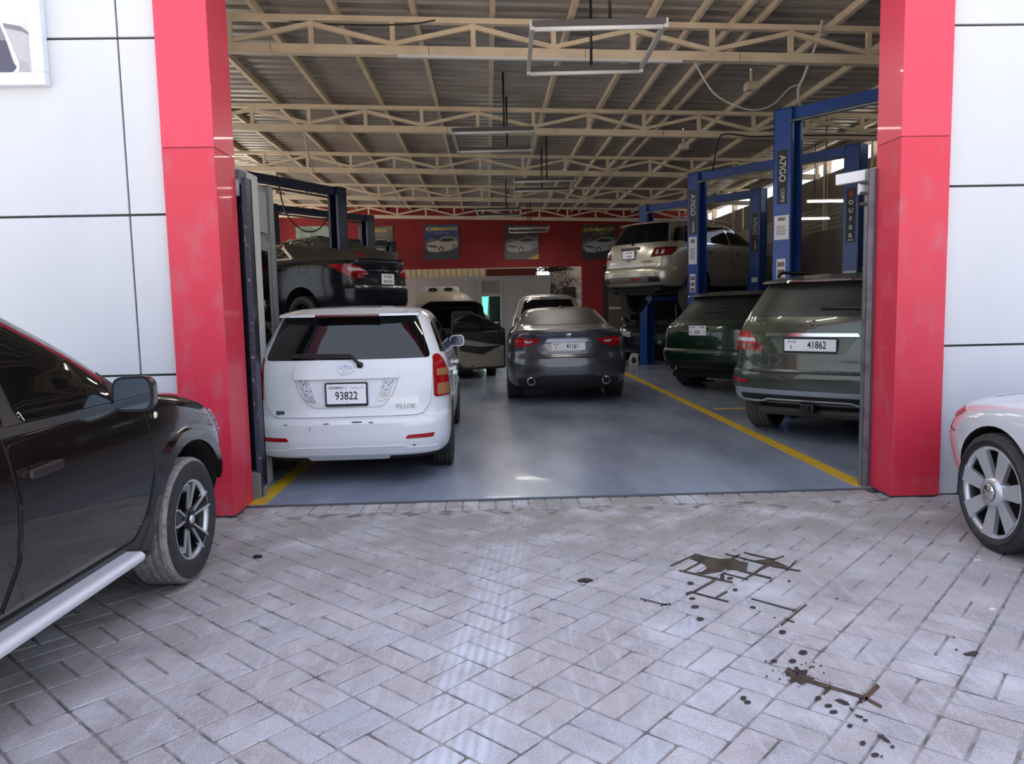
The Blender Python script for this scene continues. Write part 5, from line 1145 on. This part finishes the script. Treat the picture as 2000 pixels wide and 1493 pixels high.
# ---------------------------------------------------------------- hanging lamp frames
TUBE = P('tube_white', (206, 206, 204), .4); FRAME_W = P('lamp_frame_white', (180, 176, 172), .45)
def lamp(label, x0, x1, y0, y1, z, rods):
    t = thing('hanging_lamp_frame', label, 'lamp', ((x0+x1)/2, (y0+y1)/2, z), 0, None); X, Yh = (x1-x0)/2, (y1-y0)/2
    for y in (-Yh, Yh):
        MB().bb((-X, y-.035, -.02), (X, y+.035, .03)).build('tube_housing', P('lamp_housing', (70, 66, 64), .5), t)
        MB().tube([(-X+.02, y, -.032), (X-.02, y, -.032)], .022, 10).build('fluorescent_tube', TUBE, t)
        al = bpy.data.lights.new('tube_fill_light', 'AREA'); al.shape = 'RECTANGLE'; al.size = 2*X-.08; al.size_y = .04; al.energy = 13; al.color = (1, .95, .88)  # light added below the unlit tube to brighten the interior
        ao = link(bpy.data.objects.new('tube_fill_light', al), t); ao.location = (0, y, -.058)
        for q in (-1, 1): MB().bb((q*X-.02, y-.03, -.05), (q*X+.02, y+.03, .03)).build('tube_cap', FRAME_W, t)
    for q in (-1, 1): MB().bb((q*X-.02, -Yh, -.02), (q*X+.02, Yh, .02)).build('side_bar', FRAME_W, t)
    for (rx, ry) in rods:
        wx, wy = rx+t.location.x, ry+t.location.y
        MB().tube([(rx, ry, .02), (rx, ry, zroof(wx)-z)], .014, 8).build('hanging_rod', BLACK, t)
    return t
lamp('square lamp frame with two white tubes, nearest the doorway', .24, 1.39, 6.8, 8.05, 3.89, ((.06, .55), (.1, -.6)))
lamp('square lamp frame below the second truss, left of the middle', -.78, .39, 11.1, 12.4, 4.0, ((.2, .6), (.16, -.6)))
lamp('square lamp frame below the third truss, right of the middle', .13, 1.30, 15.0, 16.2, 3.93, ((.0, .55), (.05, -.55)))
lamp('square lamp frame below the fourth truss', -.84, .33, 20.0, 21.2, 4.03, ((.25, .5), (.2, -.5)))
lamp('square lamp frame in front of the middle car poster', .02, 1.20, 23.0, 24.2, 3.86, ((.0, .5), (.05, -.5)))
LIT = P('lit_tube', (255, 250, 240), .4, emit=3.0)
for (lab, a, b) in (('upper lit fluorescent tube between the blue posts near the right wall', at(1577, 394, 13.2), at(1651, 393, 13.2)), ('lower lit fluorescent tube between the blue posts near the right wall', at(1563, 428, 15.6), at(1620, 427, 15.6))):
    c = (a+b)/2; t = thing('tube_lamp', lab, 'lamp', c)
    MB().tube([a-c, b-c], .018, 8).build('fluorescent_tube', LIT, t); MB().bb((a.x-c.x, .02, -.01), (b.x-c.x, .06, .04)).build('batten', FRAME_W, t)
    MB().tube([(0, .04, .04), (0, .04, zroof(c.x)-c.z)], .008, 6).build('hanging_rod', BLACK, t)
t = thing('batten_lamp', 'long white batten under the first roof truss', 'lamp'); bld(t); MB().bar((-1.1, 3.37, 4.27-SL*-1.1*-1-.012), (2.1, 3.37, 4.27+SL*2.1-.012), .05, .03).build('batten', TUBE, t)
# ---------------------------------------------------------------- cables
def cable(label, pts, r, mat, cat='cable', n=8):
    q = []; P_ = [Vector(p) for p in pts]
    for i in range(len(P_)-1):
        a, b, c, d = P_[max(i-1, 0)], P_[i], P_[i+1], P_[min(i+2, len(P_)-1)]
        for k in range(n):
            s = k/n; q.append(.5*((2*b)+(c-a)*s+(2*a-5*b+4*c-d)*s*s+(3*b-a-3*c+d)*s**3))
    q.append(P_[-1]); o = MB().tube(q, r, 6).build('hanging_cable', mat); return tag(o, label, cat)
CW = P('cable_white', (196, 192, 186), .5); CB = P('cable_black', (34, 32, 32), .5)
cable('white cable sagging in a loop from the first truss to the nearest lift', [at(1357, 121, 9.0), at(1375, 155, 9.0), at(1400, 187, 9.1), at(1440, 208, 9.2), at(1475, 215, 9.3), at(1510, 204, 9.4), at(1540, 174, 9.5), at(1560, 165, 9.5)], .010, CW)
cable('white cable dropping from a purlin to the top of the nearest lift', [at(1606, 40, 8.7), at(1600, 70, 8.9), at(1585, 110, 9.1), at(1570, 150, 9.3), at(1560, 172, 9.5), at(1560, 192, 9.6), at(1566, 212, 9.75)], .016, CW)
cable('black cable running along the second truss and down to the middle right lift', [at(1710, 265, 12.5), at(1640, 264, 12.5), at(1540, 265, 12.5), at(1470, 267, 12.5), at(1415, 262, 12.5), at(1402, 280, 12.8), at(1396, 310, 13.4), at(1392, 334, 13.9)], .012, CB)
cable('thin pale cable hanging from the second truss above the left lifts', [at(592, 250, 12.6), at(598, 285, 13.0), at(608, 320, 13.5), at(616, 345, 14)], .010, CW)
cable('cable loop hanging between the posts of the second left lift', [at(541, 340, 14.5), at(550, 390, 15), at(562, 422, 15.4), at(585, 446, 15.8), at(605, 453, 16), at(625, 446, 16.2), at(640, 425, 16.5), at(646, 412, 16.7)], .014, CB)
cable('dark cable drooping along the first truss top chord', [at(440, 33, 8.78), at(520, 36, 8.78), at(620, 46, 8.78), at(720, 49, 8.78), at(800, 47, 8.78), at(850, 40, 8.78)], .010, CB)
for lab, px, py, Y in (('small cream junction box on a purlin beyond the first truss', 1467, 170, 10.9), ('small cream junction box on a purlin beyond the second truss', 1335, 288, 14.4)):
    c = at(px, py, Y); t = thing('junction_box', lab, 'box', c); zt = zroof(c.x)+.015-c.z
    bb('housing', (-.09, -.09, -.05), (.09, .09, .06), CREAM, t, .02); MB().tube([(0, 0, .05), (0, 0, zt)], .02, 6).build('stem', CREAM, t)
# ---------------------------------------------------------------- car posters on the red wall
def poster(label, bx, zc, size, bgc, road, title, car, seed, tcol=(206, 184, 60), band=None):
    t = thing('poster', label, 'poster'); bld(t); t.location = Vector((0, OY, 0))+Matrix.Rotation(BETA, 4, 'Z') @ Vector((bx, BW-.012, zc)); h = size/2
    M = Matrix(((1, 0, 0, 0), (0, 0, -1, 0), (0, 1, 0, 0), (0, 0, 0, 1)))
    def flat(nm, poly, mat, z, parent): return MB().prism(ccw([(x*size, y*size) for x, y in poly]), .0012, M @ Matrix.Translation((0, 0, z))).build(nm, mat, parent)
    b = MB().bb((-h, -.012, -h), (h, .012, h)).build('poster_board', P('poster_bg_%d' % seed, bgc, .5, var=(3, tuple(int(v*.72) for v in bgc), .35, .65)), t)
    flat('printed_road', [(-.5, -.5), (.5, -.5), (.5, -.16), (-.5, -.22)], P('poster_road_%d' % seed, road, .5), .0125, b)
    hl = P('poster_hill', (92, 96, 104), .5)
    flat('printed_hills', [(-.5, -.2), (-.5, .0), (-.3, .12), (-.1, .06), (.15, .18), (.4, .14), (.5, .2), (.5, -.16)], hl, .0122, b)
    cm = P('poster_car_%d' % seed, car, .5)
    flat('printed_car', [(-.44, -.10), (-.42, -.24), (-.34, -.28), (-.05, -.30), (.42, -.20), (.46, -.10), (.45, .02), (.34, .12), (.05, .14), (-.12, .04), (-.40, -.02)], cm, .0132, b)
    flat('printed_windows', [(-.10, .03), (.06, .115), (.32, .10), (.40, .03), (.1, .0)], P('poster_window', (36, 38, 44), .4), .0142, b)
    flat('printed_grille', [(-.41, -.08), (-.14, -.12), (-.14, -.16), (-.40, -.13)], P('poster_window', (36, 38, 44), .4), .0142, b)
    for (cx, cy, rx) in ((-.02, -.22, .075), (.36, -.15, .055)):
        flat('printed_wheel', arc(cx, cy, rx, rx*1.25, 0, 345, 23), P('poster_tyre', (30, 30, 32), .5), .0142, b); flat('printed_rim', arc(cx, cy, rx*.62, rx*.8, 0, 345, 15), P('poster_rim', (168, 168, 170), .4), .0152, b)
    if band: flat('printed_kerb', [(.15, -.5), (.5, -.5), (.5, -.34)], P('poster_kerb', (176, 150, 70), .5), .0135, b)
    if title: text(title, size*.135, P('poster_title', tcol, .5), b, M @ Matrix.Translation((0, size*.37, .0135)), sx=.98, extrude=.0005, bold=.004)
    for k in range(6): flat('printed_small_line', [(-.2+.07*k, .25), (-.15+.07*k, .25), (-.15+.07*k, .265), (-.2+.07*k, .265)], P('poster_rim', (168, 168, 170), .4), .0135, b)
    return t
def pb(px, py): return tob(at(px, py, 26.0))
for (lab, px, bgc, road, ttl, car, sd, bnd) in (('blue poster of a white SUV titled in yellow, above the beige van', 863, (62, 76, 122), (58, 62, 72), 'SCMMARAVON', (176, 168, 158), 1, None), ('grey poster of a silver crossover beside a yellow kerb, middle of the red wall', 1019, (72, 68, 66), (84, 80, 78), 'MOTCES', (150, 146, 144), 2, 1), ('dark poster of a white pickup with pale yellow title, beside the champagne SUV', 1171, (74, 66, 56), (44, 42, 42), 'GCRHIBAICOIT', (160, 160, 160), 3, None), ('pale poster with yellow title behind the left lift posts', 735, (128, 118, 108), (70, 66, 64), 'OMMATCH', (152, 148, 142), 4, None), ('pale green poster at the left end of the red wall', 615, (146, 162, 152), (60, 58, 58), '', (190, 188, 180), 5, None)):
    c = pb(px, 473 if px > 800 else 477); poster(lab, c.x, c.z, 1.16, bgc, road, ttl, car, sd, band=bnd)
# ---------------------------------------------------------------- framed picture on the front wall
t = thing('framed_picture', 'white framed picture of a car mirror and door on the upper left wall', 'picture'); bld(t); t.location = Vector((0, OY, 0))+Matrix.Rotation(BETA, 4, 'Z') @ Vector((-4.10, .048, 4.0))
M = Matrix(((1, 0, 0, 0), (0, 0, -1, 0), (0, 1, 0, 0), (0, 0, 0, 1))); W2, H2 = .93, .91
bk = MB().bb((-W2, -.03, -H2), (W2, 0, H2)).build('picture_board', P('print_cream', (208, 209, 202), .4, var=(.9, (190, 190, 188), .4, .7)), t)
for (a, b) in (((-W2-.0425, -H2), (W2+.0425, -H2)), ((W2, -H2+.043), (W2, H2-.043)), ((W2+.0425, H2), (-W2-.0425, H2)), ((-W2, H2-.043), (-W2, -H2+.043))):
    MB().bar((a[0], -.035, a[1]), (b[0], -.035, b[1]), .085, .07, (0, 1, 0)).build('frame_bar', P('frame_white', (220, 226, 236), .35), t, .006)
def pp(pts): return ccw([(min((x/912*110-92)/270.0+W2+.05, W2-.03), (167-y/1493*180)/270.0-H2-.03) for x, y in pts])
def pr_(nm, pts, c, z): MB().prism(pp(pts), .001, M @ Matrix.Translation((0, 0, z))).build(nm, P('print_%s' % nm, c, .45), bk)
pr_('door_grey', [(-1600, 1370), (-1600, 620), (-600, 360), (120, 470), (400, 530), (610, 690), (640, 1330), (300, 1370)], (176, 174, 180), .0305)
pr_('roof_line', [(-1600, 200), (-700, 110), (60, 470), (150, 480), (400, 525), (620, 680), (610, 700), (430, 610), (150, 545), (60, 560), (-700, 250), (-1600, 330)], (122, 120, 128), .0315)
pr_('window_dark', [(-1600, 1290), (-1600, 730), (-600, 600), (20, 720), (165, 730), (215, 920), (250, 1060), (300, 1130), (240, 1210), (0, 1290)], (78, 76, 96), .0318)
pr_('window_foliage', [(-1500, 730), (-900, 480), (0, 300), (60, 420), (160, 700), (150, 735), (20, 720)], (132, 128, 138), .0316)
pr_('pillar_white', [(85, 470), (125, 450), (250, 790), (340, 1080), (330, 1180), (240, 1260), (0, 1320), (-1600, 1340), (-1600, 1290), (0, 1285), (230, 1210), (300, 1130), (240, 960), (165, 700)], (208, 208, 212), .0325)
pr_('door_shadow', [(350, 1010), (440, 1060), (480, 1190), (470, 1290), (300, 1300), (340, 1180)], (164, 158, 166), .0326)
pr_('edge_dark', [(570, 760), (630, 790), (650, 1310), (580, 1320), (560, 1260), (580, 1000)], (92, 88, 98), .0327)
# ---------------------------------------------------------------- left of the doorway: office booth, post, boxes
bt = thing('office_booth', 'grey aluminium office booth with a dark glazed door behind the left pillar', 'booth', (-2.37, 6.62, .0105))
bb('side_wall', (-2.6, 0, 0), (-.05, 1.16, 2.70), P('booth_grey', (132, 134, 136), .6), bt, .004)
bb('corner_trim', (-.07, 1.06, 0), (0, 1.18, 2.71), GREY_AL, bt, .004); bb('corner_trim', (-.07, -.02, 0), (0, .14, 2.71), GREY_AL, bt, .004)
bb('upper_panel', (-.06, .20, 2.24), (-.02, 1.02, 2.64), P('booth_panel', (142, 144, 144), .55), bt, .006)
dr = bb('door', (-.05, .34, .02), (.0, 1.0, 2.16), GREY_AL, bt, .004)
bb('door_glass', (-.01, .44, .28), (.004, .90, 2.06), GLASS, dr); MB().bar((.04, .40, .98), (.04, .52, .98), .025, .02).build('door_handle', CHROME, dr); bb('handle_plate', (0, .385, .90), (.012, .425, 1.06), CHROME, dr)
text('OK', .09, P('decal_white', (170, 172, 172), .5), dr, Matrix(((0, 0, 1, .0045), (1, 0, 0, .70), (0, 1, 0, 1.55), (0, 0, 0, 1)))); bb('notice', (.004, .50, .62), (.006, .60, .74), P('notice_paper', (120, 128, 126), .6), dr)
bb('kick_panel', (-.004, .44, .06), (.004, .90, .26), P('booth_panel', (142, 144, 144), .55), dr)
pt_ = thing('door_post', 'chipped navy steel post standing beside the left red pillar', 'post', (-2.045, 5.92, .0))
mb = MB().bb((-.075, -.03, .10), (-.04, .09, 2.50)).bb((-.075, .07, .10), (.055, .09, 2.50)).bb((.035, -.03, .10), (.055, .09, 2.50)); mb.build('channel', NAVY, pt_)
bb('flange', (.02, -.045, .03), (.06, -.03, 2.5), P('flange_lit_chipped', (58, 62, 76), .5, var=(34, (128, 132, 142), .60, .68)), pt_)  # paler navy paints the post's lit edge; mottle is chipped paint
bb('foot_block', (-.075, -.05, .0), (.05, .10, .22), P('foot_grey', (122, 120, 116), .7), pt_, .01); MB().lathe([(-.025, .001), (-.02, .018), (0, .027), (.02, .018), (.025, .001)], 14, Matrix.Translation((-.05, -.065, .16))).build('ball_knob', P('ball_white', (196, 192, 184), .5), pt_)
bb('head_bracket', (-.09, -.05, 2.45), (.02, .1, 2.56), P('bracket_grey', (92, 92, 94), .6), pt_, .006); MB().tube([(-.02, -.055, 2.36), (-.02, -.055, 2.48)], .03, 10).build('roller', P('roller_grey', (140, 142, 148), .5), pt_)
ip = structure(bb('trim_1', (-2.5, 6.02, .0), (-2.12, 6.56, 2.62), P('inner_pier_grey', (176, 178, 174), .7)))
for lab, z, h, rad in (('round cream switch housing on the grey pier behind the left pillar', 1.55, .12, .05), ('ribbed cream socket box below the round switch housing', 1.38, .13, .045)):
    t = thing('switch_box', lab, 'switch', (-2.175, 5.985, z)); bb('housing', (-.05, -.02, -h/2), (.05, .035, h/2), P('cream_plastic', (214, 208, 188), .5), t, .015)
    for k in range(4): bb('rib', (-.048, -.026, -h*.4+k*h*.25), (.048, -.02, -h*.4+k*h*.25+.01), P('cream_plastic_dark', (188, 182, 162), .5), t)
def hose(lab, cz, hh, w_=.05):
    pts = [(-2.21, 6.0, cz+hh), (-2.16, 5.985, cz+hh*.9), (-2.132, 5.975, cz+hh*.4), (-2.132, 5.975, cz-hh*.4), (-2.16, 5.985, cz-hh*.9), (-2.21, 6.0, cz-hh)]; return cable(lab, pts, .008, CB, 'hose')
hose('black hose loop high on the grey pier', 2.02, .18); hose('black hose loop below the cream socket box', 1.13, .20); hose('grey hose loop near the foot of the grey pier', .50, .17)
# right of the doorway
rp_ = thing('door_post', 'galvanised steel angle post beside the right red pillar', 'post', (2.80, 5.86, 0))
MB().bb((-.065, -.01, .011), (-.055, .06, 2.46)).bb((-.065, -.012, .011), (.02, -.002, 2.46)).build('angle', GALV, rp_); bb('edge_strip', (-.022, -.018, .02), (-.008, -.012, 2.46), P('edge_dark_grey', (84, 88, 92), .5, .5), rp_)
for z in (2.36, 2.28, 2.20): MB().tube([(-.11, .03, z), (-.03, .03, z)], .014, 8).build('bolt', RUST_METAL, rp_)
ba = thing('barrier_arm', 'white arm with a hanging white block at the top of the right steel post', 'arm', (2.80, 5.95, 0))
MB().bar((-.16, .25, 2.43), (.08, -.05, 2.44), .05, .085).build('beam', P('arm_white', (226, 226, 228), .4), ba, .006); bb('counterweight', (-.06, .05, 2.29), (.03, .11, 2.38), P('arm_white', (226, 226, 228), .4), ba, .01)
MB().tube([(.05, 0, 2.40), (.05, 0, 1.2)], .02, 8).build('bracket_rod', GALV, ba)
# ---------------------------------------------------------------- yard: curtain, vine, boxes
cl = thing('doorway_curtain', 'bright teal curtain hanging in the white cabin doorway', 'curtain'); bld(cl)
tm = bpy.data.materials.new('teal_cloth'); tm.use_nodes = True; n_ = tm.node_tree.nodes; b_ = n_['Principled BSDF']; b_.inputs['Base Color'].default_value = lin((104, 214, 184)); b_.inputs['Roughness'].default_value = .8
tr = n_.new('ShaderNodeBsdfTranslucent'); tr.inputs[0].default_value = lin((110, 226, 196)); ms = n_.new('ShaderNodeMixShader'); ms.inputs[0].default_value = .6
tm.node_tree.links.new(b_.outputs[0], ms.inputs[1]); tm.node_tree.links.new(tr.outputs[0], ms.inputs[2]); tm.node_tree.links.new(ms.outputs[0], n_['Material Output'].inputs[0])
vs = []; fs = []
for i in range(41):
    x = -.64+.52*i/40; vs += [(x, yb+.12+.025*math.sin(i*1.1), 1.92), (x-.16*(i/40)**2, yb+.12+.03*math.sin(i*1.1+.3), .15)]
for i in range(40): fs.append((2*i, 2*i+2, 2*i+3, 2*i+1))
MB().add(vs, fs, True).build('cloth', tm, cl); MB().tube([(-.66, yb+.12, 1.925), (.32, yb+.12, 1.925)], .012, 8).build('curtain_rail', GALV, cl)
ld = bpy.data.lights.new('curtain_backlight', 'AREA'); ld.energy = 70; ld.size = .8; ld.size_y = 1.6; ld.shape = 'RECTANGLE'; ld.color = (.9, 1, 1); lo = link(bpy.data.objects.new('curtain_backlight', ld)); lo.location = Vector((0, OY, 0))+Matrix.Rotation(BETA, 4, 'Z') @ Vector((-.45, yb+1.5, 1.2)); lo.rotation_euler = (PI/2, 0, PI*0); lo.rotation_euler = (math.radians(-90), 0, 0)  # lamp added inside the windowless cabin to make the curtain glow
rv = random.Random(21); vine = MB()
for k in range(70):
    x = rv.uniform(2.34, 3.25); z = rv.uniform(1.5, 2.9); p = [Vector((x, yb+.78, z))]; ang = rv.uniform(-2.4, -.7)
    for s in range(7): ang += rv.gauss(0, .5); p.append(Vector((max(p[-1].x+math.cos(ang)*.10, 2.32), p[-1].y+rv.gauss(0, .008), p[-1].z+math.sin(ang)*.10)))
    vine.tube(p, rv.uniform(.006, .014), 5)
for k in range(240):
    x = rv.gauss(2.45, .3); z = 2.86+abs(rv.gauss(0, .12)); d = Vector((rv.gauss(0, 1), rv.gauss(0, .3), rv.gauss(0, 1))).normalized()*.06; e = Vector((d.z, 0, -d.x))*.4
    c = Vector((min(max(x, 1.75), 3.2), yb+.78+rv.uniform(-.04, .04), z)); vine.add([c-d, c+e, c+d, c-e], [(0, 1, 2, 3)])
vo_ = vine.build('dry_vine', P('vine_brown', (52, 42, 36), .9)); bld(vo_); tag(vo_, 'dry brown vine climbing over the pale yard wall', 'vine', kind='stuff')
t = thing('wall_box', 'dark metal box hanging on the pale yard wall among the vine', 'box'); bld(t); bb('box_body', (2.80, yb+.40, 1.78), (3.26, yb+.60, 2.22), P('box_dark', (44, 34, 32), .6), t, .01); bb('box_door', (2.84, yb+.385, 1.82), (3.22, yb+.40, 2.18), P('box_dark', (44, 34, 32), .6), t); bb('box_bracket', (2.98, yb+.59, 1.9), (3.08, yb+.905, 2.1), GALV, t)
# oil container beside the farthest right lift post
c = at(1239, 711, 18.3); t = thing('oil_container', 'small white oil container with dark round label on the floor by the blue post', 'container', (c.x-.02, 18.3, .0105))
MB().prism(rpoly([(-.10, 0), (.10, 0), (.10, .30), (-.02, .30), (-.10, .18)], .02), .11, Matrix(((1, 0, 0, 0), (0, 0, 1, -.055), (0, 1, 0, 0), (0, 0, 0, 1)))).build('bottle', P('container_white', (198, 192, 182), .5), t, .008)
MB().prism(arc(0, .13, .06, .08, 0, 345, 23), .002, Matrix(((1, 0, 0, 0), (0, 0, -1, -.0555), (0, 1, 0, 0), (0, 0, 0, 1)))).build('label', P('label_dark', (62, 36, 34), .5), t); MB().tube([(.05, 0, .30), (.05, 0, .335)], .025, 10).build('cap', BLACK, t)
# tyre leaning box behind the champagne SUV
t = thing('spray_booth_panel', 'grey panel with a round dark opening behind the champagne SUV', 'panel'); bld(t); bb('panel_sheet', (3.95, BW-.30, 0), (5.5, BW-.22, 2.84), P('panel_grey', (92, 84, 78), .7), t)
MB().prism(arc(4.35, 2.2, .42, .40, 0, 345, 23), .02, Matrix(((1, 0, 0, 0), (0, 0, -1, BW-.30), (0, 1, 0, 0), (0, 0, 0, 1)))).build('round_opening', UNDER, t); MB().bb((3.95, BW-.32, 1.35), (5.5, BW-.30, 1.42)).build('frame_rail', CREAM, t)
# ---------------------------------------------------------------- oil on the pavers
OIL = P('oil_film', (84, 76, 66), .34, var=(14, (62, 55, 48), .4, .65)); DROP = P('oil_drop', (52, 50, 52), .45)
def gz(px, py):
    d = _f + CR*((px-1000)/FPX) - CU*((py-746.5)/FPX); p = CAM+d*(-CAMH/d.z); return (p.x, p.y)
def blob(nm, pts, mat, parent, c, z=.0032): return MB().prism(ccw([(gz(*p)[0]-c[0], gz(*p)[1]-c[1]) for p in pts]), .0012, Matrix.Translation((0, 0, z))).build(nm, mat, parent)
def c1(p): return (1250+p[0]/4.9775, 1000+p[1]/4.9775)
def c3(p): return (1600+p[0]/5.0, 1200+p[1]/5.0)
def strip(a, b, w_): dx, dy = b[0]-a[0], b[1]-a[1]; L = math.hypot(dx, dy); nx, ny = -dy/L*w_/2, dx/L*w_/2; return [(a[0]+nx, a[1]+ny), (b[0]+nx, b[1]+ny), (b[0]-nx, b[1]-ny), (a[0]-nx, a[1]-ny)]
def dot(p, rx, ry): return [(p[0]+rx*math.cos(2*PI*k/12), p[1]+ry*math.sin(2*PI*k/12)) for k in range(12)]
o1 = c1((800, 520)); cc = gz(*o1); t = thing('oil_stain', 'brown oil puddle spreading along the joints with drops below it', 'stain', (cc[0], cc[1], 0))
blob('puddle', [c1(p) for p in ((490, 455), (560, 418), (640, 440), (780, 465), (900, 455), (940, 470), (980, 495), (1050, 500), (1040, 540), (1030, 580), (950, 570), (830, 565), (790, 590), (720, 600), (620, 615), (540, 600), (600, 590), (650, 560), (640, 520), (590, 500), (540, 480))], OIL, t, cc)
blob('puddle', [c1(p) for p in ((1120, 480), (1250, 465), (1330, 490), (1400, 520), (1450, 545), (1360, 545), (1270, 530), (1200, 560), (1130, 600), (1060, 640), (980, 690), (1020, 650), (1100, 600), (1190, 540), (1230, 510))], OIL, t, cc)
for a, b, w_ in (((300, 530), (550, 415), 14), ((430, 580), (600, 490), 16), ((380, 575), (900, 690), 14), ((590, 610), (970, 420), 16), ((520, 785), (730, 670), 16), ((0, 850), (260, 915), 12), ((480, 780), (860, 880), 12), ((740, 840), (850, 780), 12), ((830, 415), (1250, 520), 12), ((1010, 400), (1310, 470), 10), ((950, 570), (1280, 650), 14), ((800, 600), (1050, 665), 12), ((1270, 480), (1400, 435), 14), ((1280, 535), (1560, 580), 12), ((1450, 550), (1520, 480), 12), ((1080, 850), (1520, 970), 10), ((1370, 1110), (1620, 905), 16), ((1410, 1050), (1500, 1080), 14), ((200, 915), (300, 900), 12)):
    blob('oil_streak', strip(c1(a), c1(b), w_/4.98), OIL if w_ > 13 else DROP, t, cc, .0024)
for p, rx, ry in (((490, 700), 32, 14), ((925, 765), 24, 12), ((508, 850), 32, 12), ((535, 930), 40, 14), ((585, 1048), 36, 16), ((1097, 937), 28, 12), ((875, 653), 32, 12), ((1385, 1175), 36, 18), ((470, 800), 26, 10), ((1585, 1375), 42, 20), ((1310, 1037), 10, 6), ((1912, 848), 10, 6), ((800, 640), 20, 34), ((1450, 680), 14, 8), ((1270, 680), 12, 8)):
    blob('oil_drop', [c1(q) for q in dot(p, rx, ry)], DROP, t, cc)
o2 = c3((200, 770)); cc = gz(*o2); t = thing('oil_stain', 'dark oil trail running into a brick joint near the lower right corner', 'stain', (cc[0], cc[1], 0))
for a, b, w_ in (((-120, 650), (430, 820), 34), ((430, 850), (575, 700), 48), ((450, 830), (610, 915), 30), ((40, 790), (110, 730), 26)): blob('oil_streak', strip(c3(a), c3(b), w_/5), OIL, t, cc, .0026)
blob('puddle', [(1532, 1314), (1540, 1305), (1550, 1311), (1556, 1303), (1564, 1312), (1578, 1310), (1574, 1322), (1592, 1327), (1578, 1332), (1566, 1340), (1556, 1332), (1543, 1336), (1545, 1324)], OIL, t, cc, .0030)
for pl in (((150, 850), (200, 835), (280, 870), (300, 900), (240, 895)), ((290, 910), (340, 945), (320, 960)), ((340, 985), (430, 1010), (420, 1025), (370, 1010)), ((560, 1190), (620, 1190), (680, 1240), (700, 1270), (640, 1250)), ((1400, 395), (1500, 370), (1555, 370), (1530, 410), (1440, 412))): blob('oil_drop', [c3(p) for p in pl], DROP, t, cc)
for p, rx, ry in (((90, 905), 38, 18), ((140, 965), 42, 18), ((300, 1100), 28, 16), ((425, 1270), 30, 22), ((545, 1385), 40, 20), ((715, 1305), 22, 12), ((1340, 355), 14, 8), ((405, 865), 24, 14), ((450, 1045), 26, 10), ((-260, 465), 36, 18), ((-520, 470), 14, 6), ((-440, 465), 30, 14), ((-740, 830), 30, 22), ((-700, 870), 34, 18), ((-10, 830), 30, 22), ((610, 1400), 12, 10), ((1315, 232), 10, 7), ((-50, 480), 10, 6)):
    blob('oil_drop', [c3(q) for q in dot(p, rx, ry)], DROP, t, cc)
rs = random.Random(4)
for k in range(70):
    a, r = rs.uniform(0, 2*PI), abs(rs.gauss(0, 30)); s_ = rs.uniform(.9, 2.6); blob('oil_drop', dot((1556+r*math.cos(a), 1318+r*.5*math.sin(a)), s_, s_*.5), DROP, t, cc)
for lab, px, py, Lg, col in (('small dark clod on the pavers near the middle', 1143, 1137, .045, (52, 48, 46)), ('black rubber scrap on the pavers beside the brown SUV wheel', 503, 1090, .032, (26, 26, 28))):
    q = gz(px, py); o = MB().lathe([(-Lg, .001), (-Lg*.6, .010), (0, .014), (Lg*.7, .009), (Lg, .001)], 7, smooth=False).build('debris', P('debris_%d' % px, col, .8)); o.location = (q[0], q[1], .008); tag(o, lab, 'debris')
for lab, px, py in (('small white paper scrap on the pavers below the white coupe wheel', 1909, 1096), ('round white bottle cap on the pavers at the right', 1938, 1192)):
    q = gz(px, py); o = MB().prism(arc(0, 0, .014, .014, 0, 330, 11) if px > 1920 else rpoly([(-.02, -.008), (.02, -.006), (.018, .008), (-.02, .008)], .004), .006).build('litter_scrap', P('scrap_white', (224, 224, 222), .5)); o.location = (q[0], q[1], .001); tag(o, lab, 'litter', kind='thing')
